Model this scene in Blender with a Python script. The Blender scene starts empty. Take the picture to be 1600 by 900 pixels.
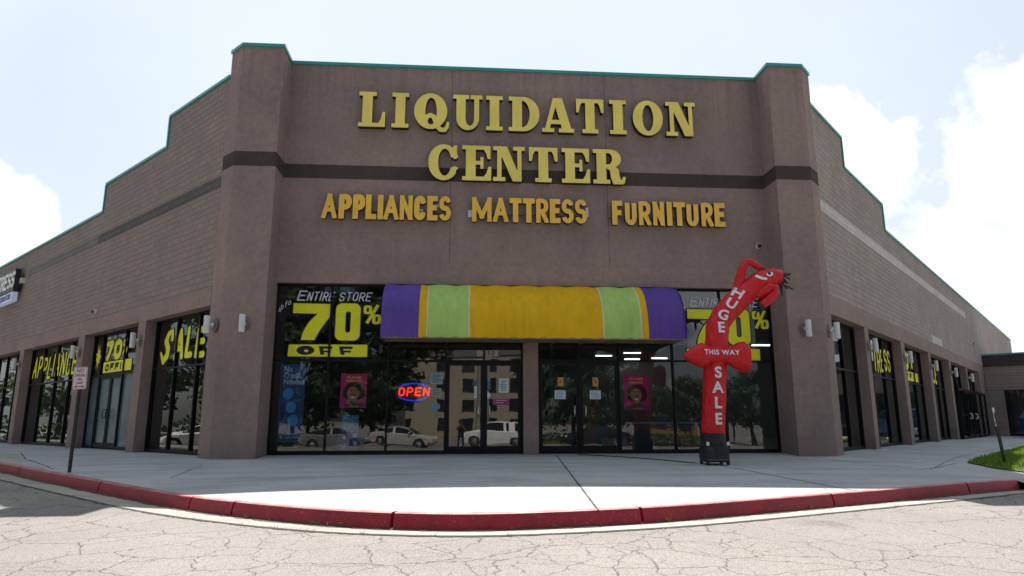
import bpy, bmesh, math, random
import numpy as np
from mathutils import Vector, Matrix
random.seed(7); rng = np.random.default_rng(7)
C = bpy.context.scene.collection
scene = bpy.context.scene
S2 = math.sqrt(.5)

# ------------------------------------------------------------------ camera, sky, sun, exposure
PITCH, YAW, ROLL, CAMZ = .1975, .0744, -.0015, .79
cam = bpy.data.cameras.new('camera'); cam_ob = bpy.data.objects.new('camera', cam); C.objects.link(cam_ob)
cam.sensor_width = 36; cam.lens = 1053.5 / 1600 * 36; cam.clip_start = .05; cam.clip_end = 4000
_f = Vector((math.sin(YAW) * math.cos(PITCH), math.cos(YAW) * math.cos(PITCH), math.sin(PITCH)))
_r = Vector((math.cos(YAW), -math.sin(YAW), 0)); _u = _r.cross(_f)
_r, _u = _r * math.cos(ROLL) + _u * math.sin(ROLL), _u * math.cos(ROLL) - _r * math.sin(ROLL)
cam_ob.matrix_world = Matrix(((_r.x, _u.x, -_f.x, 0), (_r.y, _u.y, -_f.y, -18), (_r.z, _u.z, -_f.z, CAMZ), (0, 0, 0, 1)))
scene.camera = cam_ob

SUN_TO = Vector((.036, .60, 1)).normalized()          # towards the sun, behind the store
sun = bpy.data.lights.new('sun', 'SUN'); sun.energy = 5.0; sun.angle = math.radians(.5); sun.color = (1, .955, .90)
sun_ob = bpy.data.objects.new('sun', sun); C.objects.link(sun_ob)
sun_ob.rotation_euler = (-SUN_TO).to_track_quat('-Z', 'Y').to_euler()

scene.view_settings.view_transform = 'Standard'; scene.view_settings.look = 'None'
scene.view_settings.exposure = 1.12; scene.view_settings.gamma = 1
world = bpy.data.worlds.new('World'); scene.world = world; world.use_nodes = True
def build_world():
    nt = world.node_tree; N = nt.nodes; Lk = nt.links; N.clear()
    out = N.new('ShaderNodeOutputWorld'); bg = N.new('ShaderNodeBackground'); bg.inputs['Strength'].default_value = .05
    sky = N.new('ShaderNodeTexSky'); sky.sky_type = 'NISHITA'; sky.sun_disc = False
    sky.sun_elevation = math.asin(SUN_TO.z); sky.sun_rotation = math.atan2(SUN_TO.x, SUN_TO.y)
    sky.air_density = 1.0; sky.dust_density = 2.2; sky.ozone_density = 1.0
    tc = N.new('ShaderNodeTexCoord')
    # clouds live on the sky sphere: a few banks given by their compass direction, broken up by noise
    bias = None
    for d, r in (((-.56, .80, .215), .085), ((-.525, .815, .235), .05), ((.50, .775, .365), .075), ((.535, .76, .34), .06), ((.63, .70, .29), .12), ((.645, .68, .36), .07), ((.60, .775, .17), .17),
                 ((.50, .82, .17), .14), ((.66, .60, .47), .055), ((-.9, .2, .30), .22), ((.9, .1, .28), .22), ((.3, -.9, .22), .16)):
        vd = N.new('ShaderNodeVectorMath'); vd.operation = 'DISTANCE'; vd.inputs[1].default_value = Vector(d).normalized()
        Lk.new(tc.outputs['Generated'], vd.inputs[0])
        m = N.new('ShaderNodeMath'); m.operation = 'MULTIPLY_ADD'; m.inputs[1].default_value = -1 / r; m.inputs[2].default_value = 1
        Lk.new(vd.outputs['Value'], m.inputs[0])
        if bias is None: bias = m.outputs[0]
        else:
            mx = N.new('ShaderNodeMath'); mx.operation = 'MAXIMUM'; Lk.new(bias, mx.inputs[0]); Lk.new(m.outputs[0], mx.inputs[1]); bias = mx.outputs[0]
    cl = N.new('ShaderNodeMath'); cl.operation = 'MAXIMUM'; cl.inputs[1].default_value = -1.0; Lk.new(bias, cl.inputs[0])
    no = N.new('ShaderNodeTexNoise'); no.inputs['Scale'].default_value = 9; no.inputs['Detail'].default_value = 9; no.inputs['Roughness'].default_value = .58
    Lk.new(tc.outputs['Generated'], no.inputs['Vector'])
    ns = N.new('ShaderNodeMath'); ns.operation = 'MULTIPLY_ADD'; ns.inputs[1].default_value = 3.6; ns.inputs[2].default_value = -1.8; Lk.new(no.outputs['Fac'], ns.inputs[0])
    ad = N.new('ShaderNodeMath'); ad.operation = 'ADD'; Lk.new(cl.outputs[0], ad.inputs[0]); Lk.new(ns.outputs[0], ad.inputs[1])
    rp = N.new('ShaderNodeValToRGB'); rp.color_ramp.elements[0].position = .05; rp.color_ramp.elements[1].position = .38; Lk.new(ad.outputs[0], rp.inputs['Fac'])
    # thin high veil
    n2 = N.new('ShaderNodeTexNoise'); n2.inputs['Scale'].default_value = 2.2; n2.inputs['Detail'].default_value = 5; Lk.new(tc.outputs['Generated'], n2.inputs['Vector'])
    r2 = N.new('ShaderNodeValToRGB'); r2.color_ramp.elements[0].position = .38; r2.color_ramp.elements[1].position = .72
    r2.color_ramp.elements[0].color = (.78, .78, .78, 1); r2.color_ramp.elements[1].color = (1, 1, 1, 1); Lk.new(n2.outputs['Fac'], r2.inputs['Fac'])
    veil = N.new('ShaderNodeMix'); veil.data_type = 'RGBA'; dt = N.new('ShaderNodeVectorMath'); dt.operation = 'DOT_PRODUCT'; dt.inputs[1].default_value = SUN_TO; Lk.new(tc.outputs['Generated'], dt.inputs[0])
    rg = N.new('ShaderNodeMapRange'); rg.interpolation_type = 'SMOOTHSTEP'; rg.inputs[1].default_value = .05; rg.inputs[2].default_value = .55; Lk.new(dt.outputs['Value'], rg.inputs[0])   # milky haze on the sun's side of the sky
    vm = N.new('ShaderNodeMath'); vm.operation = 'MULTIPLY'; Lk.new(r2.outputs['Color'], vm.inputs[0]); Lk.new(rg.outputs[0], vm.inputs[1]); Lk.new(vm.outputs[0], veil.inputs[0]); Lk.new(sky.outputs[0], veil.inputs[6]); veil.inputs[7].default_value = (8.0, 8.9, 9.8, 1)
    # cloud tone: bright tops, faint grey bodies
    n3 = N.new('ShaderNodeTexNoise'); n3.inputs['Scale'].default_value = 7; n3.inputs['Detail'].default_value = 6
    Lk.new(tc.outputs['Generated'], n3.inputs['Vector'])
    r3 = N.new('ShaderNodeValToRGB'); r3.color_ramp.elements[0].position = .3; r3.color_ramp.elements[1].position = .55
    r3.color_ramp.elements[0].color = (8.2, 8.7, 9.3, 1); r3.color_ramp.elements[1].color = (11.5, 11.5, 11.5, 1); Lk.new(n3.outputs['Fac'], r3.inputs['Fac'])
    mix = N.new('ShaderNodeMix'); mix.data_type = 'RGBA'; Lk.new(rp.outputs['Color'], mix.inputs[0]); Lk.new(veil.outputs[2], mix.inputs[6]); Lk.new(r3.outputs['Color'], mix.inputs[7])
    Lk.new(mix.outputs[2], bg.inputs['Color']); Lk.new(bg.outputs[0], out.inputs[0])
build_world()

# ------------------------------------------------------------------ materials
def lin(r, g, b):
    f = lambda c: (c / 255 / 12.92) if c / 255 <= .04045 else ((c / 255 + .055) / 1.055) ** 2.4
    return (f(r), f(g), f(b), 1)
class Mat:
    def __init__(s, name):
        s.m = bpy.data.materials.new(name); s.m.use_nodes = True
        s.N = s.m.node_tree.nodes; s.L = s.m.node_tree.links
        s.b = s.N['Principled BSDF']; s.tc = s.N.new('ShaderNodeTexCoord')
    def noise(s, scale, detail=4, rough=.55, vec=None, scl=None):
        n = s.N.new('ShaderNodeTexNoise'); n.inputs['Scale'].default_value = scale; n.inputs['Detail'].default_value = detail; n.inputs['Roughness'].default_value = rough
        v = vec or s.tc.outputs['Object']
        if scl:
            mp = s.N.new('ShaderNodeMapping'); mp.inputs['Scale'].default_value = scl; s.L.new(v, mp.inputs[0]); v = mp.outputs[0]
        s.L.new(v, n.inputs['Vector']); return n.outputs['Fac']
    def ramp(s, fac, stops):
        r = s.N.new('ShaderNodeValToRGB'); e = r.color_ramp.elements
        while len(e) < len(stops): e.new(.5)
        for el, (p, c) in zip(e, stops):
            el.position = p; el.color = (c, c, c, 1) if isinstance(c, (int, float)) else (tuple(c) + (1,))[:4]
        s.L.new(fac, r.inputs['Fac']); return r.outputs['Color']
    def mix(s, fac, a, b, mode='MIX'):
        m = s.N.new('ShaderNodeMix'); m.data_type = 'RGBA'; m.blend_type = mode
        for k, v in ((0, fac), (6, a), (7, b)):
            if isinstance(v, (int, float)): m.inputs[k].default_value = v if k == 0 else (v, v, v, 1)
            elif isinstance(v, tuple): m.inputs[k].default_value = (v + (1,))[:4]
            else: s.L.new(v, m.inputs[k])
        return m.outputs[2]
    def math(s, op, a, b=0.):
        m = s.N.new('ShaderNodeMath'); m.operation = op
        for k, v in ((0, a), (1, b)):
            if isinstance(v, (int, float)): m.inputs[k].default_value = v
            else: s.L.new(v, m.inputs[k])
        return m.outputs[0]
    def color(s, c):
        if isinstance(c, tuple): s.b.inputs['Base Color'].default_value = (c + (1,))[:4]
        else: s.L.new(c, s.b.inputs['Base Color'])
        return s
    def set(s, **k):
        for n, v in k.items(): s.b.inputs[n.replace('_', ' ')].default_value = v
        return s
    def bump(s, h, strength=.3, dist=.01):
        b = s.N.new('ShaderNodeBump'); b.inputs['Strength'].default_value = strength; b.inputs['Distance'].default_value = dist
        s.L.new(h, b.inputs['Height']); s.L.new(b.outputs[0], s.b.inputs['Normal']); return s
def plain(name, c, rough=.5, metal=0., var=.0, scale=3., bump=0., bscale=60, spec=.5):
    m = Mat(name); m.set(Roughness=rough, Metallic=metal); m.b.inputs['Specular IOR Level'].default_value = spec
    c3 = tuple(c[:3])
    if var:
        f = m.ramp(m.noise(scale, 6), [(.25, 0.), (.75, 1.)])
        m.color(m.mix(f, tuple(x * (1 - var) for x in c3), tuple(min(1, x * (1 + var)) for x in c3)))
    else: m.color(c3)
    if bump: m.bump(m.noise(bscale, 4), bump, .01)
    return m.m

WALL = (.305, .230, .205)
def stucco(name, base, band=None):
    m = Mat(name)
    big = m.ramp(m.noise(.55, 7, .62), [(.30, 0.), (.70, 1.)])
    c = m.mix(big, tuple(x * y for x, y in zip(base, (.76, .80, .81))), tuple(x * y for x, y in zip(base, (1.14, 1.07, 1.03))))
    st = m.ramp(m.noise(1.3, 6, .6, scl=(2.4, 2.4, .22)), [(.52, 0.), (.78, 1.)])
    c = m.mix(m.math('MULTIPLY', st, .30), c, tuple(x * .70 for x in base))
    sp = m.N.new('ShaderNodeSeparateXYZ'); m.L.new(m.tc.outputs['Object'], sp.inputs[0])
    rn = m.N.new('ShaderNodeMapRange'); rn.inputs[1].default_value = 8.2; rn.inputs[2].default_value = 10.85; m.L.new(sp.outputs[2], rn.inputs[0])
    rs = m.ramp(m.noise(1.6, 5, .6, scl=(3, 3, .12)), [(.45, 0.), (.66, 1.)]); c = m.mix(m.math('MULTIPLY', m.math('MULTIPLY', rn.outputs[0], rs), .5), c, tuple(x * .58 for x in base))
    sd = m.N.new('ShaderNodeMapRange'); sd.inputs[1].default_value = .55; sd.inputs[2].default_value = -.1; m.L.new(sp.outputs[2], sd.inputs[0])
    ss = m.ramp(m.noise(3.5, 6, .7), [(.35, 0.), (.65, 1.)]); c = m.mix(m.math('MULTIPLY', m.math('MULTIPLY', sd.outputs[0], ss), .7), c, tuple(x * .5 for x in base))
    mott = m.ramp(m.noise(7, 5, .7), [(.35, .88), (.65, 1.07)])
    c = m.mix(1., c, mott, 'MULTIPLY')
    m.color(c).set(Roughness=.92); m.b.inputs['Specular IOR Level'].default_value = .2
    m.bump(m.math('ADD', m.noise(55, 5, .7), m.math('MULTIPLY', m.noise(9, 4, .6), 1.4)), .45, .012)
    return m.m
def block(name, base, mortar, patches=()):
    """split face block wall, running bond, painted"""
    m = Mat(name)
    sp = m.N.new('ShaderNodeSeparateXYZ'); m.L.new(m.tc.outputs['Object'], sp.inputs[0])
    cb = m.N.new('ShaderNodeCombineXYZ'); m.L.new(sp.outputs[0], cb.inputs[0]); m.L.new(sp.outputs[2], cb.inputs[1])
    br = m.N.new('ShaderNodeTexBrick'); br.offset = .5; br.inputs['Scale'].default_value = 1
    br.inputs['Brick Width'].default_value = .405; br.inputs['Row Height'].default_value = .172; br.inputs['Mortar Size'].default_value = .009; br.inputs['Mortar Smooth'].default_value = .25
    br.inputs['Color1'].default_value = (.93, .93, .93, 1); br.inputs['Color2'].default_value = (1.06, 1.05, 1.04, 1); br.inputs['Mortar'].default_value = (mortar, mortar, mortar, 1)
    m.L.new(cb.outputs[0], br.inputs['Vector'])
    big = m.ramp(m.noise(.4, 7, .6), [(.3, 0.), (.7, 1.)])
    c = m.mix(big, tuple(x * .88 for x in base), tuple(x * 1.08 for x in base))
    st = m.ramp(m.noise(1.1, 6, .6, scl=(2.2, 2.2, .2)), [(.5, 0.), (.8, 1.)])
    c = m.mix(m.math('MULTIPLY', st, .35), c, tuple(x * .72 for x in base))
    c = m.mix(1., c, br.outputs['Color'], 'MULTIPLY')
    c = m.mix(1., c, m.ramp(m.noise(22, 4, .7), [(.3, .86), (.7, 1.1)]), 'MULTIPLY')
    m.color(c).set(Roughness=.95); m.b.inputs['Specular IOR Level'].default_value = .15
    h = m.math('ADD', m.math('MULTIPLY', m.noise(26, 5, .65), 1.1), m.math('MULTIPLY', br.outputs['Fac'], -.55))
    m.bump(h, .9, .045)
    return m.m
M = {}
M['stucco'] = stucco('wall_stucco', WALL)
M['stucco_band'] = stucco('dark_band_paint', (.075, .062, .052))
M['block'] = block('block_wall', (.335, .268, .236), .68); M['block_right'] = block('sky_lit_block_wall', (.43, .365, .325), .70)  # right wing copy has its brighter sky light put into the colour
M['block_dark'] = block('dark_block_band', (.155, .143, .137), .6)
M['block_grey'] = block('grey_block_band', (.70, .64, .60), .75); M['block_fade'] = block('faded_block_band', (.24, .222, .205), .6)
M['coping'] = plain('teal_coping_metal', (.035, .31, .29), .42, 0, .15, 2)
M['bronze'] = plain('dark_bronze_frame', (.007, .007, .008), .45, 0, .2, 4, spec=.2)
M['roof'] = plain('roofing', (.3, .3, .3), .9)
M['white'] = plain('white_enamel', (.64, .64, .63), .4, 0, .06, 8)
M['plate'] = plain('lamp_plate_paint', (.16, .125, .115), .7)
M['yellow_face'] = plain('yellow_letter_face', (.86, .69, .14), .42, 0, .13, 1.6)
M['gold_face'] = plain('gold_letter_face', (.86, .51, .06), .42, 0, .12, 1.5)
M['return'] = plain('navy_letter_return', (.006, .012, .022), .45)
M['raceway'] = plain('raceway_paint', (.20, .155, .14), .7, 0, .1, 4)
M['paint_yellow'] = plain('yellow_window_paint', (.86, .82, .008), .6, 0, .06, 5)
M['paint_white'] = plain('white_window_paint', (.60, .66, .72), .6, 0, .15, 12)
M['paint_black'] = plain('black_window_paint', (.006, .006, .006), .6)
M['interior'] = plain('interior_wall_paint', (.10, .10, .11), .9)
M['interior_floor'] = plain('shop_floor', (.14, .13, .12), .5)
M['black'] = plain('black_plastic', (.012, .012, .013), .45)
M['chrome'] = plain('brushed_metal', (.55, .55, .56), .3, 1.)
M['card'] = plain('cardboard', (.17, .10, .07), .85, 0, .1, 4)
M['rubber'] = plain('tyre_rubber', (.018, .018, .018), .85)
M['post'] = plain('black_sign_post', (.018, .017, .017), .6, 0, .3, 8)
M['cabin'] = plain('green_interior_paint', (.05, .14, .12), .6)

def glass_mat(name, tint=.62, base=.13, col=(1, 1, 1)):
    m = bpy.data.materials.new(name); m.use_nodes = True; N = m.node_tree.nodes; L = m.node_tree.links; N.clear()
    o = N.new('ShaderNodeOutputMaterial'); t = N.new('ShaderNodeBsdfTransparent'); g = N.new('ShaderNodeBsdfGlossy'); x = N.new('ShaderNodeMixShader')
    t.inputs[0].default_value = (tint * .92, tint * .98, tint, 1); g.inputs['Roughness'].default_value = 0.0; g.inputs['Color'].default_value = col + (1,)
    lw = N.new('ShaderNodeFresnel'); lw.inputs['IOR'].default_value = 1.5
    ma = N.new('ShaderNodeMath'); ma.operation = 'MULTIPLY_ADD'; ma.inputs[1].default_value = 1 - base; ma.inputs[2].default_value = base; L.new(lw.outputs[0], ma.inputs[0])
    # very slight waviness of tempered panes
    tc = N.new('ShaderNodeTexCoord'); n = N.new('ShaderNodeTexNoise'); n.inputs['Scale'].default_value = .9; n.inputs['Detail'].default_value = 1; L.new(tc.outputs['Object'], n.inputs['Vector'])
    b = N.new('ShaderNodeBump'); b.inputs['Strength'].default_value = .05; b.inputs['Distance'].default_value = .05; L.new(n.outputs['Fac'], b.inputs['Height']); L.new(b.outputs[0], g.inputs['Normal'])
    L.new(ma.outputs[0], x.inputs[0]); L.new(t.outputs[0], x.inputs[1]); L.new(g.outputs[0], x.inputs[2]); L.new(x.outputs[0], o.inputs[0])
    return m
M['glass'] = glass_mat('tinted_shop_glass', .88, .05)
M['car_glass'] = plain('car_glass', (.01, .012, .014), .03)
def film_mat():
    m = Mat('papered_glass'); f = m.ramp(m.noise(1.3, 5, .6), [(.3, 0.), (.7, 1.)])
    m.color(m.mix(f, (.055, .085, .10), (.12, .17, .185))).set(Roughness=.12); return m.m
M['film'] = film_mat()
def emit(name, c, s):
    m = Mat(name); m.color(tuple(x * .4 for x in c)); m.b.inputs['Emission Color'].default_value = c + (1,); m.b.inputs['Emission Strength'].default_value = s; return m.m

# ------------------------------------------------------------------ mesh helpers
def link(o, parent=None):
    C.objects.link(o)
    if parent is not None: o.parent = parent
    return o
def tag(o, label=None, cat=None, group=None, kind=None):
    if label: o['label'] = label
    if cat: o['category'] = cat
    if group: o['group'] = group
    if kind: o['kind'] = kind
    return o
def empty(name, label, cat, loc=(0, 0, 0), rz=0., group=None):
    o = bpy.data.objects.new(name, None); o.empty_display_size = .2; C.objects.link(o); o.location = loc; o.rotation_euler = (0, 0, rz)
    return tag(o, label, cat, group)
class MB:
    """collects boxes, prisms, tubes; build() links them as one mesh object"""
    def __init__(s): s.v = []; s.f = []; s.mi = []
    def add(s, vs, fs, mi=0):
        k = len(s.v); s.v += [tuple(v) for v in vs]; s.f += [tuple(i + k for i in f) for f in fs]; s.mi += [mi] * len(fs); return s
    def box(s, x0, x1, y0, y1, z0, z1, mi=0):
        return s.add([(x0, y0, z0), (x1, y0, z0), (x1, y1, z0), (x0, y1, z0), (x0, y0, z1), (x1, y0, z1), (x1, y1, z1), (x0, y1, z1)],
                     [(3, 2, 1, 0), (4, 5, 6, 7), (0, 1, 5, 4), (1, 2, 6, 5), (2, 3, 7, 6), (3, 0, 4, 7)], mi)
    def prism(s, poly, z0, z1, mi=0):
        n = len(poly); a = sum(poly[i][0] * poly[(i + 1) % n][1] - poly[(i + 1) % n][0] * poly[i][1] for i in range(n))
        if a < 0: poly = poly[::-1]
        return s.add([(x, y, z0) for x, y in poly] + [(x, y, z1) for x, y in poly],
                     [tuple(range(n))[::-1], tuple(range(n, 2 * n))] + [(i, (i + 1) % n, n + (i + 1) % n, n + i) for i in range(n)], mi)
    def tube(s, pts, rad, n=10, mi=0, cap=True, flat=1.0):
        """swept circle; rad a number or one per point; flat squashes along the frame's second axis"""
        pts = [Vector(p) for p in pts]; rads = rad if isinstance(rad, (list, tuple)) else [rad] * len(pts)
        vs = []; u = None
        for i, p in enumerate(pts):
            t = (pts[min(i + 1, len(pts) - 1)] - pts[max(i - 1, 0)]).normalized()
            if u is None: u = t.orthogonal().normalized() if abs(t.y) > .9 else t.cross(Vector((0, 1, 0))).normalized()
            u = (u - t * u.dot(t)).normalized(); w = t.cross(u)
            for k in range(n):
                a = 2 * math.pi * k / n; vs.append(p + (u * math.cos(a) + w * math.sin(a) * flat) * rads[i])
        fs = [(i * n + k, i * n + (k + 1) % n, (i + 1) * n + (k + 1) % n, (i + 1) * n + k) for i in range(len(pts) - 1) for k in range(n)]
        if cap: fs += [tuple(range(n))[::-1], tuple(range((len(pts) - 1) * n, len(pts) * n))]
        return s.add(vs, fs, mi)
    def cyl(s, a, b, r, n=16, mi=0): return s.tube([a, b], r, n, mi)
    def lathe(s, prof, center=(0, 0, 0), axis='z', n=20, mi=0):
        vs = []
        for r, h in prof:
            for k in range(n):
                a = 2 * math.pi * k / n; p = (r * math.cos(a), r * math.sin(a), h)
                if axis == 'y': p = (p[0], p[2], p[1])
                elif axis == 'x': p = (p[2], p[0], p[1])
                vs.append((p[0] + center[0], p[1] + center[1], p[2] + center[2]))
        m = len(prof)
        return s.add(vs, [(i * n + k, i * n + (k + 1) % n, (i + 1) * n + (k + 1) % n, (i + 1) * n + k) for i in range(m - 1) for k in range(n)] + [tuple(range(n))[::-1], tuple(range((m - 1) * n, m * n))], mi)
    def grid(s, rows, mi=0):
        n = len(rows[0]); m = len(rows)
        return s.add([p for r in rows for p in r], [(i * n + k, i * n + k + 1, (i + 1) * n + k + 1, (i + 1) * n + k) for i in range(m - 1) for k in range(n - 1)], mi)
    def build(s, name, mats, parent=None, rz=0., loc=(0, 0, 0), smooth=None, bevel=0., fix=True):
        me = bpy.data.meshes.new(name); me.from_pydata(s.v, [], s.f); me.update()
        for mt in (mats if isinstance(mats, (list, tuple)) else [mats]): me.materials.append(mt)
        me.polygons.foreach_set('material_index', s.mi)
        if fix:
            bm = bmesh.new(); bm.from_mesh(me); bmesh.ops.recalc_face_normals(bm, faces=bm.faces[:]); bm.to_mesh(me); bm.free()
        o = bpy.data.objects.new(name, me); link(o, parent); o.location = loc; o.rotation_euler = (0, 0, rz)
        if smooth is not None:
            me.polygons.foreach_set('use_smooth', [True] * len(me.polygons))
            if smooth < 179: me.set_sharp_from_angle(angle=math.radians(smooth))
        if bevel:
            b = o.modifiers.new('bevel', 'BEVEL'); b.width = bevel; b.segments = 2; b.limit_method = 'ANGLE'
        return o

# wall frames: local x reads to the right seen from outside, y goes into the wall, z up
FL = dict(loc=(-6.8, 0, 0), rz=-math.pi / 4)      # left wing: x = -s
FR = dict(loc=(10.38, 0, 0), rz=math.pi / 4)      # right wing: x = +s
FF = dict(loc=(0, 0, 0), rz=0.)                   # corner facade
def W(F, x, y, z):
    c, s = math.cos(F['rz']), math.sin(F['rz']); return (F['loc'][0] + c * x - s * y, F['loc'][1] + s * x + c * y, z + F['loc'][2])

# ------------------------------------------------------------------ lettering: shapes as distance fields, traced to outlines
def sd_seg(X, Y, a, b, cap='round', w=.1):
    ax, ay = a; bx, by = b; dx, dy = bx - ax, by - ay; l = math.hypot(dx, dy) or 1e-6; ux, uy = dx / l, dy / l
    px, py = X - ax, Y - ay; t = px * ux + py * uy; q = np.abs(-px * uy + py * ux)
    if cap == 'round':
        tt = np.clip(t, 0, l); return np.hypot(px - ux * tt, py - uy * tt) - w / 2
    e = w / 2 if cap == 'square' else 0
    dxx = np.maximum(-e - t, t - l - e); dyy = q - w / 2
    return np.minimum(np.maximum(dxx, dyy), 0) + np.hypot(np.maximum(dxx, 0), np.maximum(dyy, 0))
def sd_poly(X, Y, P):
    d = np.full(X.shape, 1e9); sgn = np.ones(X.shape); n = len(P)
    for i in range(n):
        (ax, ay), (bx, by) = P[i], P[i - 1]
        ex, ey = bx - ax, by - ay; wx, wy = X - ax, Y - ay
        t = np.clip((wx * ex + wy * ey) / (ex * ex + ey * ey + 1e-12), 0, 1)
        d = np.minimum(d, (wx - ex * t) ** 2 + (wy - ey * t) ** 2)
        c1 = Y >= ay; c2 = Y < by; c3 = ex * wy > ey * wx
        flip = (c1 & c2 & c3) | (~c1 & ~c2 & ~c3); sgn = np.where(flip, -sgn, sgn)
    return sgn * np.sqrt(d)
def sd_box(X, Y, x0, x1, y0, y1, r=0.):
    qx = np.abs(X - (x0 + x1) / 2) - (x1 - x0) / 2 + r; qy = np.abs(Y - (y0 + y1) / 2) - (y1 - y0) / 2 + r
    return np.minimum(np.maximum(qx, qy), 0) + np.hypot(np.maximum(qx, 0), np.maximum(qy, 0)) - r
def sd_ell(X, Y, cx, cy, rx, ry):
    k0 = np.hypot((X - cx) / rx, (Y - cy) / ry); k1 = np.hypot((X - cx) / rx ** 2, (Y - cy) / ry ** 2) + 1e-9
    return k0 * (k0 - 1) / k1
def U(*a):
    r = a[0]
    for b in a[1:]: r = np.minimum(r, b)
    return r
def D(a, *bs):
    for b in bs: a = np.maximum(a, -b)
    return a
def I(a, *bs):
    for b in bs: a = np.maximum(a, b)
    return a
def dp_loop(P, tol):
    """Douglas-Peucker on a closed loop"""
    n = len(P); far = max(range(n), key=lambda k: (P[k][0] - P[0][0]) ** 2 + (P[k][1] - P[0][1]) ** 2); keep = {0, far}; Q = P + [P[0]]
    st = [(0, far), (far, n)]; A = np.array(Q)
    while st:
        i, j = st.pop()
        if j - i < 2: continue
        d = A[j] - A[i]; L = math.hypot(*d) or 1e-9; q = A[i + 1:j] - A[i]; e = np.abs(q[:, 0] * d[1] - q[:, 1] * d[0]) / L; k = int(e.argmax())
        if e[k] > tol: keep.add(i + 1 + k); st += [(i, i + 1 + k), (i + 1 + k, j)]
    return [P[k] for k in sorted(keep) if k < n]
def trace(fn, x0, x1, y0, y1, n=110):
    """marching squares on fn(X, Y) <= 0, returns closed loops"""
    h = max(x1 - x0, y1 - y0) / n; nx = int((x1 - x0) / h) + 4; ny = int((y1 - y0) / h) + 4
    xs = x0 - 1.5 * h + h * np.arange(nx); ys = y0 - 1.5 * h + h * np.arange(ny)
    X, Y = np.meshgrid(xs, ys); F = fn(X, Y); F = np.where(np.abs(F) < 1e-7, 1e-7, F); F[0, :] = F[-1, :] = 1e3 * h; F[:, 0] = F[:, -1] = 1e3 * h
    pt = {}; nxt = {}
    def edge(i, j, k):
        key = (i, j, k)
        if key not in pt:
            a = F[j, i]; b = F[j, i + 1] if k == 0 else F[j + 1, i]; t = a / (a - b)
            t = min(max(t, .02), .98)
            pt[key] = (xs[i] + h * t, ys[j]) if k == 0 else (xs[i], ys[j] + h * t)
        return key
    ins = F < 0
    cells = np.argwhere((ins[:-1, :-1].astype(int) + ins[:-1, 1:] + ins[1:, :-1] + ins[1:, 1:]) % 4 != 0)
    T = {1: [(3, 0)], 2: [(0, 1)], 3: [(3, 1)], 4: [(1, 2)], 5: [(3, 0), (1, 2)], 6: [(0, 2)], 7: [(3, 2)], 8: [(2, 3)], 9: [(2, 0)], 10: [(0, 1), (2, 3)], 11: [(2, 1)], 12: [(1, 3)], 13: [(1, 0)], 14: [(0, 3)]}
    for j, i in cells:
        c = int(ins[j, i]) + 2 * int(ins[j, i + 1]) + 4 * int(ins[j + 1, i + 1]) + 8 * int(ins[j + 1, i])
        E = {0: (i, j, 0), 1: (i + 1, j, 1), 2: (i, j + 1, 0), 3: (i, j, 1)}
        for a, b in T[c]: nxt[edge(*E[a])] = edge(*E[b])
    loops = []
    while nxt:
        s, cur = nxt.popitem(); lp = [pt[s]]
        while cur != s:
            lp.append(pt[cur]); cur = nxt.pop(cur, s)
        lp = dp_loop(lp, .07 * h)
        if len(lp) >= 3: loops.append(lp)
    return loops
def loops_mesh(name, loops, depth=.0):
    cu = bpy.data.curves.new(name, 'CURVE'); cu.dimensions = '2D'; cu.fill_mode = 'BOTH'; cu.extrude = depth / 2
    for lp in loops:
        sp = cu.splines.new('POLY'); sp.points.add(len(lp) - 1); sp.use_cyclic_u = True
        for p, q in zip(sp.points, lp): p.co = (q[0], q[1], 0, 1)
    o = bpy.data.objects.new(name, cu); me = bpy.data.meshes.new_from_object(o); bpy.data.objects.remove(o); bpy.data.curves.remove(cu); return me
def font_mesh(name, txt, size, depth=0., bold=0., align='CENTER', shear=0., spacing=1., line=1.):
    cu = bpy.data.curves.new(name, 'FONT'); cu.body = txt; cu.size = size; cu.extrude = depth / 2; cu.offset = bold * size; cu.align_x = align; cu.align_y = 'CENTER'
    cu.shear = shear; cu.space_character = spacing; cu.space_line = line; cu.resolution_u = 4
    o = bpy.data.objects.new(name, cu); me = bpy.data.meshes.new_from_object(o); bpy.data.objects.remove(o); bpy.data.curves.remove(cu); return me
def upright(me, x, y, z, sx=1., sz=1.):
    """text plane (x, y, thickness) -> wall plane (x, -thickness into y, z)"""
    for v in me.vertices:
        a = v.co.copy(); v.co = (x + a.x * sx, y - a.z, z + a.y * sz)
    me.update(); return me
def join_meshes(name, parts):
    """[(mesh, material slot)] -> one mesh"""
    bm = bmesh.new()
    for me, mi in parts:
        k = len(bm.faces); bm.from_mesh(me); bm.faces.ensure_lookup_table()
        for f in bm.faces[k:]: f.material_index = mi
        bpy.data.meshes.remove(me)
    out = bpy.data.meshes.new(name); bm.to_mesh(out); bm.free(); return out
def mesh_ob(name, me, mats, parent=None, F=None):
    for m in (mats if isinstance(mats, (list, tuple)) else [mats]): me.materials.append(m)
    o = bpy.data.objects.new(name, me); link(o, parent)
    if F: o.location = F['loc']; o.rotation_euler = (0, 0, F['rz'])
    return o
def arc(cx, cy, rx, ry, a0, a1, n=9):
    return [(cx + rx * math.cos(math.radians(a0 + (a1 - a0) * k / n)), cy + ry * math.sin(math.radians(a0 + (a1 - a0) * k / n))) for k in range(n + 1)]
_P = [(0, .46), (0, 1)] + [(.45, 1)] + arc(.5, .73, .5, .27, 90, -90) + [(.45, .46), (0, .46)]
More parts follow.
